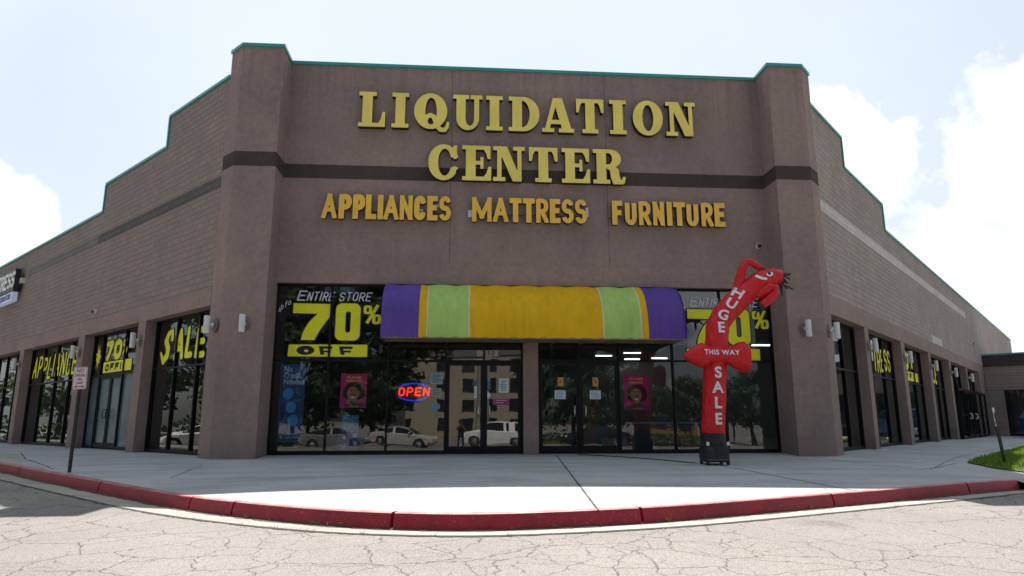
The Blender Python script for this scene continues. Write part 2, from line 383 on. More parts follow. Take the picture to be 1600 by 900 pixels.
STROKES = {
    'A': [[(0, 0), (.5, 1), (1, 0)], [(.2, .32), (.8, .32)]], 'B': [], 'C': [arc(.5, .72, .5, .28, 5, 180) + arc(.5, .28, .5, .28, 180, 355)],
    'E': [[(1, 1), (0, 1), (0, 0), (1, 0)], [(0, .52), (.82, .52)]], 'F': [[(1, 1), (0, 1), (0, 0)], [(0, .5), (.8, .5)]],
    'I': [[(.5, 0), (.5, 1)]], 'L': [[(0, 1), (0, 0), (1, 0)]], 'M': [[(0, 0), (0, 1), (.5, .15), (1, 1), (1, 0)]], 'N': [[(0, 0), (0, 1), (1, 0), (1, 1)]],
    'O': [arc(.5, .66, .5, .34, 0, 180) + arc(.5, .34, .5, .34, 180, 360) + [(1, .66)]], '0': [arc(.5, .68, .5, .32, 0, 180) + arc(.5, .32, .5, .32, 180, 360) + [(1, .68)]],
    'P': [[(0, 0), (0, .46)], _P], 'R': [[(0, 0), (0, .46)], _P, [(.5, .46), (1, 0)]],
    'S': [arc(.5, .74, .5, .26, 15, 265, 12) + arc(.5, .26, .5, .26, 85, -165, 12)], 'T': [[(0, 1), (1, 1)], [(.5, 1), (.5, 0)]],
    'U': [[(0, 1), (0, .3)] + arc(.5, .3, .5, .3, 180, 360) + [(1, 1)]], '7': [[(0, 1), (1, 1), (.3, 0)]], '!': [[(.5, .38), (.5, 1)], [(.5, 0), (.5, .02)]],
    'u': [[(0, .6), (0, .2)] + arc(.45, .2, .45, .2, 180, 360) + [(.9, .6), (.95, 0)]], 'p': [[(0, -.4), (0, .6)] + arc(.4, .3, .5, .3, 120, -150)],
    't': [[(.4, .95), (.4, .0), (.7, 0)], [(.0, .6), (.9, .6)]], 'o': [arc(.5, .3, .5, .3, 0, 360, 14)],
    '%': [arc(.2, .78, .17, .2, 0, 360, 12), arc(.8, .22, .17, .2, 0, 360, 12), [(.2, 0), (.8, 1)]], }
def stroke_loops(txt, x, z, h, lw, gap, w, slant=0., cap='round', grow=0., widths=None, jit=0., seed=1, n=70):
    """letters drawn as strokes; returns a list (one per letter) of outline loops. x, z = lower left"""
    r = random.Random(seed); out = []
    for ch in txt:
        if ch == ' ': x += lw * .8; continue
        k = (widths or {}).get(ch, 1.); W_ = lw * k; a = w / 2
        dz = r.uniform(-jit, jit) * h; st = []
        for pl in STROKES[ch]:
            q = []
            for px, py in pl:
                ux = a + px * max(W_ - w, 0) + (0 if W_ > w else (W_ - w) / 2); uy = a + py * (h - w)
                q.append((x + ux + slant * uy, z + dz + uy))
            st.append(q)
        lo = z + dz
        def fn(X, Y, st=st, lo=lo):
            d = np.full(X.shape, 1e9)
            for q in st:
                for i in range(len(q) - 1):
                    c = 'round' if cap == 'round' else 'square' if len(q) < 6 else ('butt')
                    d = np.minimum(d, sd_seg(X, Y, q[i], q[i + 1], c, w))
                    if cap != 'round' and 0 < i: d = np.minimum(d, np.hypot(X - q[i][0], Y - q[i][1]) - w / 2)
            if cap != 'round': d = np.maximum(d, np.abs(Y - lo - h / 2) - h / 2)
            return d - grow
        e = w + grow + .05 * h
        out.append(trace(fn, x - e, x + W_ + slant * h + e, lo - e - .4 * h * (ch == 'p'), lo + h + e, n)); x += W_ + gap
    return out
def half(X, Y, nx, ny, c): return nx * X + ny * Y - c
def slab(ch):
    """bold slab serif capitals, height 1; returns (width, field)"""
    B = sd_box
    t = .115; r = .012
    if ch == 'I': return .47, lambda X, Y: U(B(X, Y, .10, .37, .02, .98), B(X, Y, 0, .47, 0, t, r), B(X, Y, 0, .47, 1 - t, 1, r))
    if ch == 'L': return .72, lambda X, Y: U(B(X, Y, .10, .37, .02, .98), B(X, Y, 0, .47, 1 - t, 1, r), B(X, Y, 0, .72, 0, t, r), sd_poly(X, Y, [(.50, .05), (.72, .05), (.72, .43), (.645, .43), (.60, .22)]))
    if ch == 'T': return .80, lambda X, Y: U(B(X, Y, .265, .535, .02, .98), B(X, Y, 0, .80, 1 - t, 1, r), B(X, Y, .17, .63, 0, t, r),
                                            sd_poly(X, Y, [(0, .95), (0, .60), (.075, .60), (.12, .80), (.20, .95)]), sd_poly(X, Y, [(.80, .95), (.80, .60), (.725, .60), (.68, .80), (.60, .95)]))
    if ch == 'E': return .80, lambda X, Y: U(B(X, Y, .10, .37, .02, .98), B(X, Y, 0, .78, 1 - t, 1, r), B(X, Y, 0, .80, 0, t, r), B(X, Y, .3, .53, .455, .56), B(X, Y, .50, .585, .335, .675, r),
                                            sd_poly(X, Y, [(.78, .95), (.78, .62), (.70, .62), (.66, .78), (.55, .95)]), sd_poly(X, Y, [(.80, .05), (.80, .40), (.725, .40), (.67, .22), (.55, .05)]))
    if ch == 'O': return .86, lambda X, Y: D(sd_ell(X, Y, .43, .5, .43, .515), sd_ell(X, Y, .43, .5, .155, .385))
    if ch == 'Q':
        def q(X, Y):
            d = D(sd_ell(X, Y, .43, .5, .43, .515), sd_ell(X, Y, .44, .5, .15, .385))
            tail = [(.30, .22), (.33, .33), (.42, .385), (.51, .345), (.56, .22), (.62, .06), (.70, -.03), (.80, -.03), (.86, .05), (.885, .17)]
            for i in range(len(tail) - 1): d = U(d, sd_seg(X, Y, tail[i], tail[i + 1], 'round', .125 - .05 * max(0, i - 6) / 2))
            return d
        return .90, q
    if ch == 'U': return .86, lambda X, Y: U(D(U(B(X, Y, .10, .765, .32, .97), I(sd_ell(X, Y, .432, .33, .333, .345), Y - .34)), B(X, Y, .37, .62, .31, 1.1), I(sd_ell(X, Y, .495, .32, .125, .205), Y - .33)),
                                            B(X, Y, 0, .47, 1 - t, 1, r), B(X, Y, .515, .86, 1 - t, 1, r))
    if ch == 'D': return .86, lambda X, Y: U(D(U(B(X, Y, .10, .42, 0, 1), I(sd_ell(X, Y, .40, .5, .46, .5), .38 - X)), I(sd_ell(X, Y, .37, .5, .215, .385), .37 - X)), B(X, Y, 0, .4, 0, t, r), B(X, Y, 0, .4, 1 - t, 1, r))
    if ch == 'A': return .92, lambda X, Y: U(D(sd_poly(X, Y, [(.075, .05), (.32, 1), (.585, 1), (.86, .05)]), sd_poly(X, Y, [(.285, .36), (.39, .74), (.50, .36)]), sd_poly(X, Y, [(.175, -.1), (.255, .235), (.545, .235), (.585, -.1)])),
                                            B(X, Y, 0, .35, 0, t, r), B(X, Y, .48, .92, 0, t, r))
    if ch == 'N': return .84, lambda X, Y: U(B(X, Y, .11, .225, .02, .98), B(X, Y, .645, .755, .02, .98), sd_poly(X, Y, [(.06, 1), (.37, 1), (.755, .02), (.755, 0), (.52, 0), (.15, .9)]), B(X, Y, 0, .33, 0, t, r), B(X, Y, 0, .36, 1 - t, 1, r), B(X, Y, .53, .84, 1 - t, 1, r))
    if ch == 'C': return .82, lambda X, Y: U(D(sd_ell(X, Y, .43, .5, .43, .515), sd_ell(X, Y, .46, .5, .185, .385), B(X, Y, .56, 1.2, .36, .64), B(X, Y, .78, 1.3, -.2, .3)), B(X, Y, .70, .80, .60, .985, r),
                                            sd_seg(X, Y, (.74, .33), (.66, .14), 'round', .13))
    if ch == 'R':
        def q(X, Y):
            d = U(B(X, Y, .10, .37, .02, .98), B(X, Y, 0, .47, 0, t, r), B(X, Y, 0, .4, 1 - t, 1, r))
            bowl = U(B(X, Y, .3, .50, .45, 1), I(sd_ell(X, Y, .48, .725, .31, .275), .46 - X)); hole = U(B(X, Y, .37, .45, .56, .89), I(sd_ell(X, Y, .43, .725, .11, .165), .42 - X))
            d = U(d, D(bowl, hole)); leg = [(.45, .47), (.55, .44), (.60, .36), (.615, .2), (.66, .07), (.75, .03), (.83, .07), (.865, .17)]; wd = [.13, .2, .25, .25, .17, .12, .09, .07]
            for i in range(len(leg) - 1): d = U(d, sd_seg(X, Y, leg[i], leg[i + 1], 'round', wd[i]))
            return I(d, -Y - .01)
        return .90, q

def letter_ob(loops, parent, mats, y, depth, F=None):
    """an extruded letter: front face material 0, returns material 1; front face at local y"""
    me = loops_mesh('letter', loops, depth); upright(me, 0, y + depth / 2, 0)
    o = mesh_ob('letter', me, mats, parent, F)
    for p in me.polygons: p.material_index = 0 if (abs(p.normal.y) > .9 and p.center.y < y + depth * .3) else 1
    return o

# ================================================================== THE SETTING: ground
def smooth_poly(P, n=6):
    out = []
    for i in range(len(P) - 1):
        p0 = np.array(P[max(i - 1, 0)]); p1 = np.array(P[i]); p2 = np.array(P[i + 1]); p3 = np.array(P[min(i + 2, len(P) - 1)])
        for k in range(n):
            t = k / n; out.append(.5 * (2 * p1 + (p2 - p0) * t + (2 * p0 - 5 * p1 + 4 * p2 - p3) * t * t + (3 * p1 - p0 - 3 * p2 + p3) * t ** 3))
    out.append(np.array(P[-1])); return out
CURB = [(-13.2, 1.8, -.15), (-11.1, -.3, -.15), (-9.2, -2.18, -.19), (-7.31, -4.07, -.22), (-5.36, -5.85, -.28), (-4.26, -6.87, -.30), (-3.19, -7.78, -.30), (-1.9, -8.68, -.30), (-.83, -9.17, -.30), (.44, -9.36, -.30), (2.36, -8.95, -.30), (4.1, -8.25, -.30), (5.76, -7.5, -.30), (7.6, -6.65, -.30), (9.25, -5.85, -.30), (10.3, -5.32, -.31), (11.0, -4.95, -.33)]
curb = smooth_poly(CURB, 5)
farL = [np.array((-150., 138.6, -.1)), np.array((-60., 48.6, -.1)), np.array((-36., 24.6, -.12)), np.array((-20., 8.6, -.14))]
farR = [np.array((11.45, -4.76, -.335)), np.array((13., -4.25, -.31)), np.array((16, -2.6, -.27)), np.array((22, 2.4, -.22)), np.array((40, 19.6, -.2)), np.array((150, 129, -.2))]
line = farL + curb + farR                      # outer edge of the pavement, left to right
def out_normals(P):
    out = []
    for i in range(len(P)):
        a = P[max(i - 1, 0)]; b = P[min(i + 1, len(P) - 1)]; t = (b - a)[:2]; t = t / np.linalg.norm(t); out.append(np.array((t[1], -t[0])))
    return out
nrm = out_normals(line)
def inner(p):
    """matching point on the building line"""
    x, y = p[0], p[1]
    if (x - y) / 2 < -3.4: q = ((x - y) / 2 - 2.9, -(x - y) / 2 - 2.9)
    elif (x + y) / 2 > 5.2: q = ((x + y) / 2 + 4.7, (x + y) / 2 - 4.7)
    else: q = (max(min(x * 1.05, 9.9), -6.3), .5)
    return np.array((q[0], q[1], 0.))
def concrete(name, base, warm=(1, 1, 1)):
    m = Mat(name); b = tuple(x * y for x, y in zip(base, warm))
    f = m.ramp(m.noise(.45, 8, .62), [(.28, 0.), (.72, 1.)]); c = m.mix(f, tuple(x * .82 for x in b), tuple(x * 1.08 for x in b))
    s = m.ramp(m.noise(.8, 7, .65, scl=(.5, 2.2, 1)), [(.47, 0.), (.68, 1.)]); c = m.mix(m.math('MULTIPLY', s, .55), c, tuple(x * .5 for x in b))
    gv = m.N.new('ShaderNodeTexVoronoi'); gv.inputs['Scale'].default_value = 2.6; m.L.new(m.tc.outputs['Object'], gv.inputs['Vector']); gu = m.ramp(gv.outputs['Distance'], [(.045, 1.), (.075, 0.)]); c = m.mix(m.math('MULTIPLY', gu, .55), c, tuple(x * .35 for x in b)); c = m.mix(1., c, m.ramp(m.noise(5, 6, .7), [(.3, .9), (.7, 1.05)]), 'MULTIPLY'); c = m.mix(1., c, m.ramp(m.noise(140, 3, .7), [(.3, .86), (.7, 1.08)]), 'MULTIPLY')
    m.color(c).set(Roughness=.85); m.b.inputs['Specular IOR Level'].default_value = .3; m.bump(m.noise(110, 4, .7), .22, .006); return m.m
M['walk'] = concrete('sidewalk_concrete', (.385, .39, .39))
M['gutter'] = concrete('gutter_concrete', (.33, .30, .26))
def asphalt():
    m = Mat('old_cracked_asphalt'); base = (.205, .190, .172)
    f = m.ramp(m.noise(.35, 7, .6), [(.3, 0.), (.7, 1.)]); c = m.mix(f, tuple(x * .84 for x in base), tuple(x * 1.10 for x in base))
    red = m.ramp(m.noise(.22, 5, .6), [(.52, 0.), (.7, 1.)]); c = m.mix(m.math('MULTIPLY', red, .30), c, (.20, .165, .145))
    oil = m.ramp(m.noise(.9, 4, .5), [(.66, 0.), (.80, 1.)]); c = m.mix(m.math('MULTIPLY', oil, .45), c, (.09, .082, .075))
    v = m.N.new('ShaderNodeTexVoronoi'); v.voronoi_dimensions = '3D'; v.feature = 'F1'; v.inputs['Scale'].default_value = 95; m.L.new(m.tc.outputs['Object'], v.inputs['Vector'])
    c = m.mix(1., c, m.ramp(v.outputs['Color'], [(.0, .55), (.5, 1.0), (1., 1.42)]), 'MULTIPLY')
    h = v.outputs['Distance']; cracks = None
    for scale, wob, width, keep in ((1.25, .34, .0085, .36), (2.9, .17, .012, .50), (.47, .7, .0032, .34)):
        n = m.N.new('ShaderNodeTexNoise'); n.inputs['Scale'].default_value = scale * 2.3; n.inputs['Detail'].default_value = 6; n.inputs['Roughness'].default_value = .65; m.L.new(m.tc.outputs['Object'], n.inputs['Vector'])
        va = m.N.new('ShaderNodeVectorMath'); va.operation = 'MULTIPLY_ADD'; va.inputs[1].default_value = (wob,) * 3; m.L.new(n.outputs['Color'], va.inputs[0]); m.L.new(m.tc.outputs['Object'], va.inputs[2])
        vd = m.N.new('ShaderNodeTexVoronoi'); vd.voronoi_dimensions = '2D'; vd.feature = 'DISTANCE_TO_EDGE'; vd.inputs['Scale'].default_value = scale; m.L.new(va.outputs[0], vd.inputs['Vector'])
        line_ = m.ramp(vd.outputs['Distance'], [(width * .35, 1.), (width * 1.5, 0.)])
        gate = m.ramp(m.noise(scale * .38, 4, .6, scl=(1, 1, 1)), [(keep, 0.), (keep + .12, 1.)]); line_ = m.math('MULTIPLY', line_, gate)
        cracks = line_ if cracks is None else m.math('MAXIMUM', cracks, line_)
    c = m.mix(m.math('MULTIPLY', cracks, .85), c, (.05, .04, .032))
    m.color(c).set(Roughness=.9); m.b.inputs['Specular IOR Level'].default_value = .25
    m.bump(m.math('SUBTRACT', m.math('MULTIPLY', h, .35), m.math('MULTIPLY', cracks, 1.5)), .55, .012); return m.m
M['asphalt'] = asphalt()
def red_curb():
    m = Mat('red_curb_paint'); f = m.ramp(m.noise(1.4, 6, .65), [(.3, 0.), (.7, 1.)]); c = m.mix(f, (.20, .003, .011), (.31, .007, .016))
    w = m.ramp(m.noise(26, 6, .7), [(.60, 0.), (.66, 1.)]); c = m.mix(m.math('MULTIPLY', w, .55), c, (.33, .22, .19))
    d = m.ramp(m.noise(4, 7, .7, scl=(1, 1, 2)), [(.55, 0.), (.72, 1.)]); c = m.mix(m.math('MULTIPLY', d, .6), c, (.05, .012, .012))
    g = m.N.new('ShaderNodeNewGeometry'); sp = m.N.new('ShaderNodeSeparateXYZ'); m.L.new(g.outputs['True Normal'], sp.inputs[0])
    top = m.ramp(sp.outputs[2], [(.8, 0.), (.95, 1.)]); worn = m.math('MULTIPLY', top, m.ramp(m.noise(3, 5, .6), [(.35, .10), (.62, .70)]))
    c = m.mix(worn, c, (.42, .27, .23))          # foot traffic has worn the paint off the top
    m.color(c).set(Roughness=.6); m.bump(m.noise(40, 5, .7), .35, .008); return m.m
M['red'] = red_curb()
M['dirt_and_shade'] = plain('gutter_dirt_and_shade', (.045, .038, .030), .95, 0, .4, 9, .5, 70)
M['joint'] = plain('joint_dirt', (.035, .033, .030), .95)
M['stain'] = plain('tan_concrete_patch', (.30, .26, .20), .9, 0, .12, 3)

g = MB(); R = 1800
g.grid([[(x, y, -1.75) for x in np.linspace(-R, R, 9)] for y in np.linspace(-R, R, 9)]); tag(g.build('ground', plain('far_ground', (.11, .115, .07), .95, 0, .2, .05)), kind='structure')
# asphalt: from the gutter outward, falling gently away
rows = []
def zg(p): return p[2] - .18 if p[2] > -.40 else p[2] - .03
CW, GW = .16, .62                                  # curb and gutter widths
for off in (0, .25, .6, 1.2, 2, 3, 4.5, 6.5, 9, 12, 16, 22, 30, 40, 60, 100, 200, 400):
    rows.append([(p[0] + n[0] * (GW + off), p[1] + n[1] * (GW + off), zg(p) + .012 - .019 * min(off, 34)) for p, n in zip(line, nrm)])
a = MB(); a.grid(rows); ob = a.build('asphalt', M['asphalt'], smooth=180); tag(ob, kind='structure')
# gutter pan, in pours
def cut_lengths(P, cuts):
    s = [0.]
    for i in range(1, len(P)): s.append(s[-1] + float(np.linalg.norm((P[i] - P[i - 1])[:2])))
    return s
gb = MB(); gl = farL[-3:] + curb + farR[:4]; gn = out_normals(gl)
gb.grid([[(p[0] + n[0] * o_, p[1] + n[1] * o_, zg(p) + dz) for p, n in zip(gl, gn)] for o_, dz in ((-.02, 0), (.10, -.012), (.35, 0.), (GW + .015, .022), (GW + .02, -.1))])
tag(gb.build('gutter', M['gutter'], smooth=30), kind='structure')
# ragged dark line at the curb foot: debris plus painted curb shadow
db = MB(); r0 = []; r1 = []; w_ = .1
for k in range(len(curb) - 1):
    for t in np.linspace(0, 1, 10)[:-1]:
        p = curb[k] * (1 - t) + curb[k + 1] * t; i = len(farL) + k; n = nrm[i] * (1 - t) + nrm[i + 1] * t
        w_ = .75 * w_ + .25 * random.uniform(.03, .20); w = w_ + random.uniform(-.012, .012); r0.append((p[0] - n[0] * .01, p[1] - n[1] * .01, zg(p) + .006)); r1.append((p[0] + n[0] * w, p[1] + n[1] * w, zg(p) + .003 - .012 * min(1, w / .1)))
db.grid([r0, r1]); tag(db.build('gutter_dirt_and_shade', M['dirt_and_shade']), kind='structure')
# dark ragged seam where asphalt meets the gutter, with weeds
sb = MB(); r0 = []; r1 = []
for k in range(len(curb) - 1):
    for t in np.linspace(0, 1, 6)[:-1]:
        p = curb[k] * (1 - t) + curb[k + 1] * t; i = len(farL) + k; n = nrm[i] * (1 - t) + nrm[i + 1] * t
        w = random.uniform(.012, .05); r0.append((p[0] + n[0] * (GW - .004), p[1] + n[1] * (GW - .004), zg(p) + .0265)); r1.append((p[0] + n[0] * (GW + w), p[1] + n[1] * (GW + w), zg(p) + .0165))
sb.grid([r0, r1]); tag(sb.build('asphalt_seam', M['joint']), kind='structure')
wd = MB()
for k in range(46):
    i = random.randrange(2, len(curb) - 1); j = len(farL) + i; t = random.random(); p = curb[i - 1] * (1 - t) + curb[i] * t; n = nrm[j]; o_ = GW + random.uniform(-.01, .03) if random.random() < .75 else .05
    c = (p[0] + n[0] * o_, p[1] + n[1] * o_, zg(p) + .005)
    for q in range(random.randint(5, 16)):
        a = random.uniform(0, 6.28); l = random.uniform(.02, .075); b0 = (c[0] + random.uniform(-.05, .05), c[1] + random.uniform(-.02, .02), c[2]); wd.add([(b0[0] - .005, b0[1], b0[2]), (b0[0] + .005, b0[1], b0[2]), (b0[0] + math.cos(a) * l, b0[1] + math.sin(a) * l, b0[2] + l * .8)], [(0, 1, 2)])
WEEDS = wd
# curb pieces between expansion joints
cs = cut_lengths(curb, None); cuts = []
for px in ((-9.9, -1.5), (-6.6, -4.7), (-4.15, -6.97), (-3.19, -7.78), (-.83, -9.17), (2.45, -8.93), (5.76, -7.5), (9.25, -5.85)):
    i = min(range(len(curb)), key=lambda k: (curb[k][0] - px[0]) ** 2 + (curb[k][1] - px[1]) ** 2); cuts.append(cs[i])
def at_s(s):
    i = max(0, min(len(curb) - 2, int(np.searchsorted(cs, s)) - 1)); t = (s - cs[i]) / (cs[i + 1] - cs[i]); j = len(farL) + i
    return curb[i] * (1 - t) + curb[i + 1] * t, nrm[j] * (1 - t) + nrm[j + 1] * t
cb = MB(); edges = [0.] + cuts + [cs[-1]]
for a0, a1 in zip(edges[:-1], edges[1:]):
    ss = np.linspace(a0 + .022, a1 - .022, max(3, int((a1 - a0) / .25)))
    prof = []
    for s in ss:
        p, n = at_s(s); zt, zb = p[2], zg(p)
        ring = [(-CW, zb - .1), (-CW, zt), (-.03, zt + .004), (-.008, zt - .006), (.004, zt - .03), (.035, zb + .01), (.035, zb - .1)]
        prof.append([(p[0] + n[0] * o_, p[1] + n[1] * o_, z) for o_, z in ring])
    k = len(prof[0]); cb.grid([list(r) for r in prof]); base = len(cb.v)
    cb.add(prof[0], [tuple(range(k))]); cb.add(prof[-1], [tuple(range(k))[::-1]])
tag(cb.build('curb', M['red'], smooth=25), kind='structure')
# far curbs (unpainted)
fb = MB()
for seg in (farL + [curb[0]],):
    sn = out_normals(seg); fb.grid([[(p[0] + n[0] * o_, p[1] + n[1] * o_, (p[2] if h else zg(p) - .1)) for o_, h in ((-CW, 1), (0, 1), (.03, 0))] for p, n in zip(seg, sn)])
tag(fb.build('curb', M['red']), kind='structure')
rb = MB(); seg = [curb[-1]] + farR; sn = out_normals(seg); rb.grid([[(p[0] + n[0] * o_, p[1] + n[1] * o_, (p[2] - .002 if h == 1 else zg(p) + .012)) for p, n in zip(seg, sn)] for o_, h in ((-CW, 1), (-.05, 1), (.5, 0))]); tag(rb.build('kerb_ramp', M['gutter'], smooth=40), kind='structure')
# sidewalk sheet
sw = MB(); ks = [0, .04, .1, .2, .35, .5, .65, .8, .92, 1.]
rows = []
for k in ks:
    row = []
    for p, n in zip(line, nrm):
        q = inner(p); e = np.array((p[0] - n[0] * (CW - .004), p[1] - n[1] * (CW - .004), p[2] - .002)); v = q * (1 - k) + e * k; row.append(tuple(v))
    rows.append(row)
sw.grid(rows); tag(sw.build('sidewalk', M['walk'], smooth=180), kind='structure')
from mathutils.bvhtree import BVHTree
_o = bpy.data.objects['sidewalk']; _bv = BVHTree.FromPolygons([v.co.copy() for v in _o.data.vertices], [tuple(p.vertices) for p in _o.data.polygons])
def walk_z(x, y):
    h = _bv.ray_cast(Vector((x, y, 3)), Vector((0, 0, -1))); return h[0].z if h[0] else -.3
jb = MB()
def strip(P, w, mb=None, dz=.004, wob=0.):
    mb = mb or jb; pts = []
    for i in range(len(P) - 1):
        n = max(2, int(math.dist(P[i], P[i + 1]) / .25))
        for k in range(n): pts.append((P[i][0] + (P[i + 1][0] - P[i][0]) * k / n + random.uniform(-wob, wob), P[i][1] + (P[i + 1][1] - P[i][1]) * k / n + random.uniform(-wob, wob)))
    pts.append(P[-1]); A = []; B_ = []
    for i, q in enumerate(pts):
        a = pts[max(i - 1, 0)]; b = pts[min(i + 1, len(pts) - 1)]; l = math.dist(a, b); n = (-(b[1] - a[1]) / l, (b[0] - a[0]) / l); ww = w * random.uniform(.7, 1.2) / 2
        for L_, s in ((A, 1), (B_, -1)):
            x, y = q[0] + n[0] * ww * s, q[1] + n[1] * ww * s; L_.append((x, y, walk_z(x, y) + dz))
    mb.grid([A, B_])
strip([(2.46, -.3), (1.76, -9.15)], .030)
strip([(4.3, -1.3), (5.7, -3.1), (6.25, -6.3), (6.42, -7.15)], .028, wob=.01)
strip([(8.9, -1.0), (9.2, -2.5), (9.9, -3.6), (11.9, -2.1)], .02, wob=.015)
strip([(-13.6, 4.55), (-11.3, 1.0), (-8.9, -2.0)], .03, wob=.02)
strip([(-5.7, -2.1), (-5.6, -3.3), (-5.45, -4.4)], .018, wob=.03)
strip([(-5.5, -4.4), (-2.5, -4.9), (2.1, -4.2)], .010, wob=.03)
strip([(10.3, -3.4), (14.2, .6), (17, 3.2), (24, 10)], .02, wob=.02)
strip([(-20, 9.6), (-16.2, 13.3)], .02)
tag(jb.build('sidewalk_joint', M['joint']), kind='structure')
pb = MB(); pp = [(-13.5, 4.2), (-11.4, 1.0), (-9.25, -1.75), (-10.6, -.5), (-12.6, 1.5), (-15, 3.9), (-16.5, 5.9)]
pb.add([(x, y, walk_z(x, y) + .0035) for x, y in pp], [tuple(range(len(pp)))]); 
tag(pb.build('sidewalk_patch', M['stain']), kind='structure')

# grass island right of the corner
gp = [(12.3, -1.96), (12.05, -3.0), (12.15, -3.85), (14, -3.25), (16, -1.9), (22, 3.0), (30.9, 10.9), (28.1, 13.4), (19.7, 4.9), (16, 1.5)]
gz = lambda x, y: walk_z(x, y) + .03
cx_, cy_ = 17.5, 1.2
gm = MB(); GP = []
for i in range(len(gp)):
    a, b = gp[i], gp[(i + 1) % len(gp)]; n = max(1, int(math.dist(a, b) / .8))
    GP += [(a[0] + (b[0] - a[0]) * k / n, a[1] + (b[1] - a[1]) * k / n) for k in range(n)]
n = len(GP); gm.add([(x, y, walk_z(x, y) + .035) for x, y in GP] + [(x, y, walk_z(x, y) - .1) for x, y in GP], [tuple(range(n))] + [(i, n + i, n + (i + 1) % n, (i + 1) % n) for i in range(n)])
tag(gm.build('grass_bed', plain('lawn_soil', (.07, .09, .02), .95, 0, .3, 4)), kind='structure')
def in_poly(x, y, P):
    c = False
    for i in range(len(P)):
        (x1, y1), (x2, y2) = P[i], P[i - 1]
        if (y1 > y) != (y2 > y) and x < (x2 - x1) * (y - y1) / (y2 - y1) + x1: c = not c
    return c
bl = MB(); n_ = 0
while n_ < 16000:
    x, y = (random.uniform(12, 24), random.uniform(-4, 10)) if random.random() < .8 else (random.uniform(12, 31), random.uniform(-4, 14))
    if not in_poly(x, y, gp): continue
    n_ += 1; h = random.uniform(.04, .09); a = random.uniform(0, 6.28); w = .014 if x < 18 else .03; dx, dy = math.cos(a) * w, math.sin(a) * w; lx, ly = random.uniform(-.05, .05), random.uniform(-.05, .05)
    z = walk_z(x, y) + .03; bl.add([(x - dx, y - dy, z), (x + dx, y + dy, z), (x + lx + dx * .3, y + ly + dy * .3, z + h), (x + lx - dx * .3, y + ly - dy * .3, z + h)], [(0, 1, 2, 3)])
def leafmat(name, a, b, trans=.35):
    m = Mat(name); oi = m.N.new('ShaderNodeNewGeometry'); c = m.mix(m.ramp(oi.outputs['Random Per Island'], [(0, 0.), (1, 1.)]), a, b); m.color(c).set(Roughness=.6)
    t = m.N.new('ShaderNodeBsdfTranslucent'); m.L.new(c, t.inputs[0]); x = m.N.new('ShaderNodeMixShader'); x.inputs[0].default_value = trans
    o = m.N['Material Output']; m.L.new(m.b.outputs[0], x.inputs[1]); m.L.new(t.outputs[0], x.inputs[2]); m.L.new(x.outputs[0], o.inputs[0]); return m.m
M['grass'] = leafmat('lawn_grass', (.10, .19, .012), (.19, .30, .025), .45)
tag(WEEDS.build('weeds', leafmat('dry_weeds', (.10, .12, .03), (.24, .19, .08)), fix=False), 'sparse dry weeds in the seam between gutter and asphalt', 'weeds', kind='stuff')
tag(bl.build('grass', M['grass'], fix=False), 'short bright green grass on the island beside the right sidewalk', 'grass', kind='stuff')
# ================================================================== THE STORE
store = empty('store_building', 'brown stucco corner store with stepped block wings, tall pilasters and teal coping', 'store')
ST, SB = M['stucco'], M['stucco_band']
MB().box(-4.95, 8.65, 0, .35, 5.03, 10.83).build('facade_wall', ST, store)
MB().box(-4.95, 8.65, -.03, .35, 4.47, 5.03).build('lintel', ST, store)
MB().box(-4.95, 8.65, -.005, 0, 7.42, 7.82).build('band', SB, store)
MB().box(-4.95, 8.65, -.035, .42, 10.83, 10.92).build('coping', M['coping'], store)
cm = MB().box(1.64, 2.04, .0, .34, -.2, 4.47); cm.build('column', ST, store)
M['sealant'] = plain('joint_sealant', (.10, .08, .075), .9)
for x in (-.37, 4.06):
    for z0, z1 in ((5.05, 7.42), (7.82, 10.83)): MB().box(x - .007, x + .007, -.003, 0, z0, z1).build('control_joint', M['sealant'], store)
def grow_poly(P, d):
    n = len(P); a = sum(P[i][0] * P[(i + 1) % n][1] - P[(i + 1) % n][0] * P[i][1] for i in range(n)); P = P if a > 0 else P[::-1]; out = []
    for i in range(n):
        a = np.array(P[i - 1]); b = np.array(P[i]); c = np.array(P[(i + 1) % n])
        n1 = (b - a) / np.linalg.norm(b - a); n2 = (c - b) / np.linalg.norm(c - b); n1 = np.array((n1[1], -n1[0])); n2 = np.array((n2[1], -n2[0])); m = n1 + n2; m = m / (m @ n1)
        out.append(tuple(b + m * d))
    return out
PILL = [(-4.95, -.82), (-5.95, -.82), (-6.47, -.30 - .12), (-6.0, .33), (-4.95, .33)]
PILL = [(-4.95, -.82), (-6.03, -.82), (-6.455, -.395), (-6.0, .33), (-4.95, .33)]
PILR = [(8.65, -.82), (9.66, -.82), (10.105, -.375), (9.7, .33), (8.65, .33)]
for P in (PILL, PILR):
    MB().prism(P, -.35, 10.85).build('pilaster', ST, store)
    MB().prism(grow_poly(P, .005), 7.42, 7.82).build('band', SB, store)
    MB().prism(grow_poly(P, .035), 10.85, 10.94).build('coping', M['coping'], store)
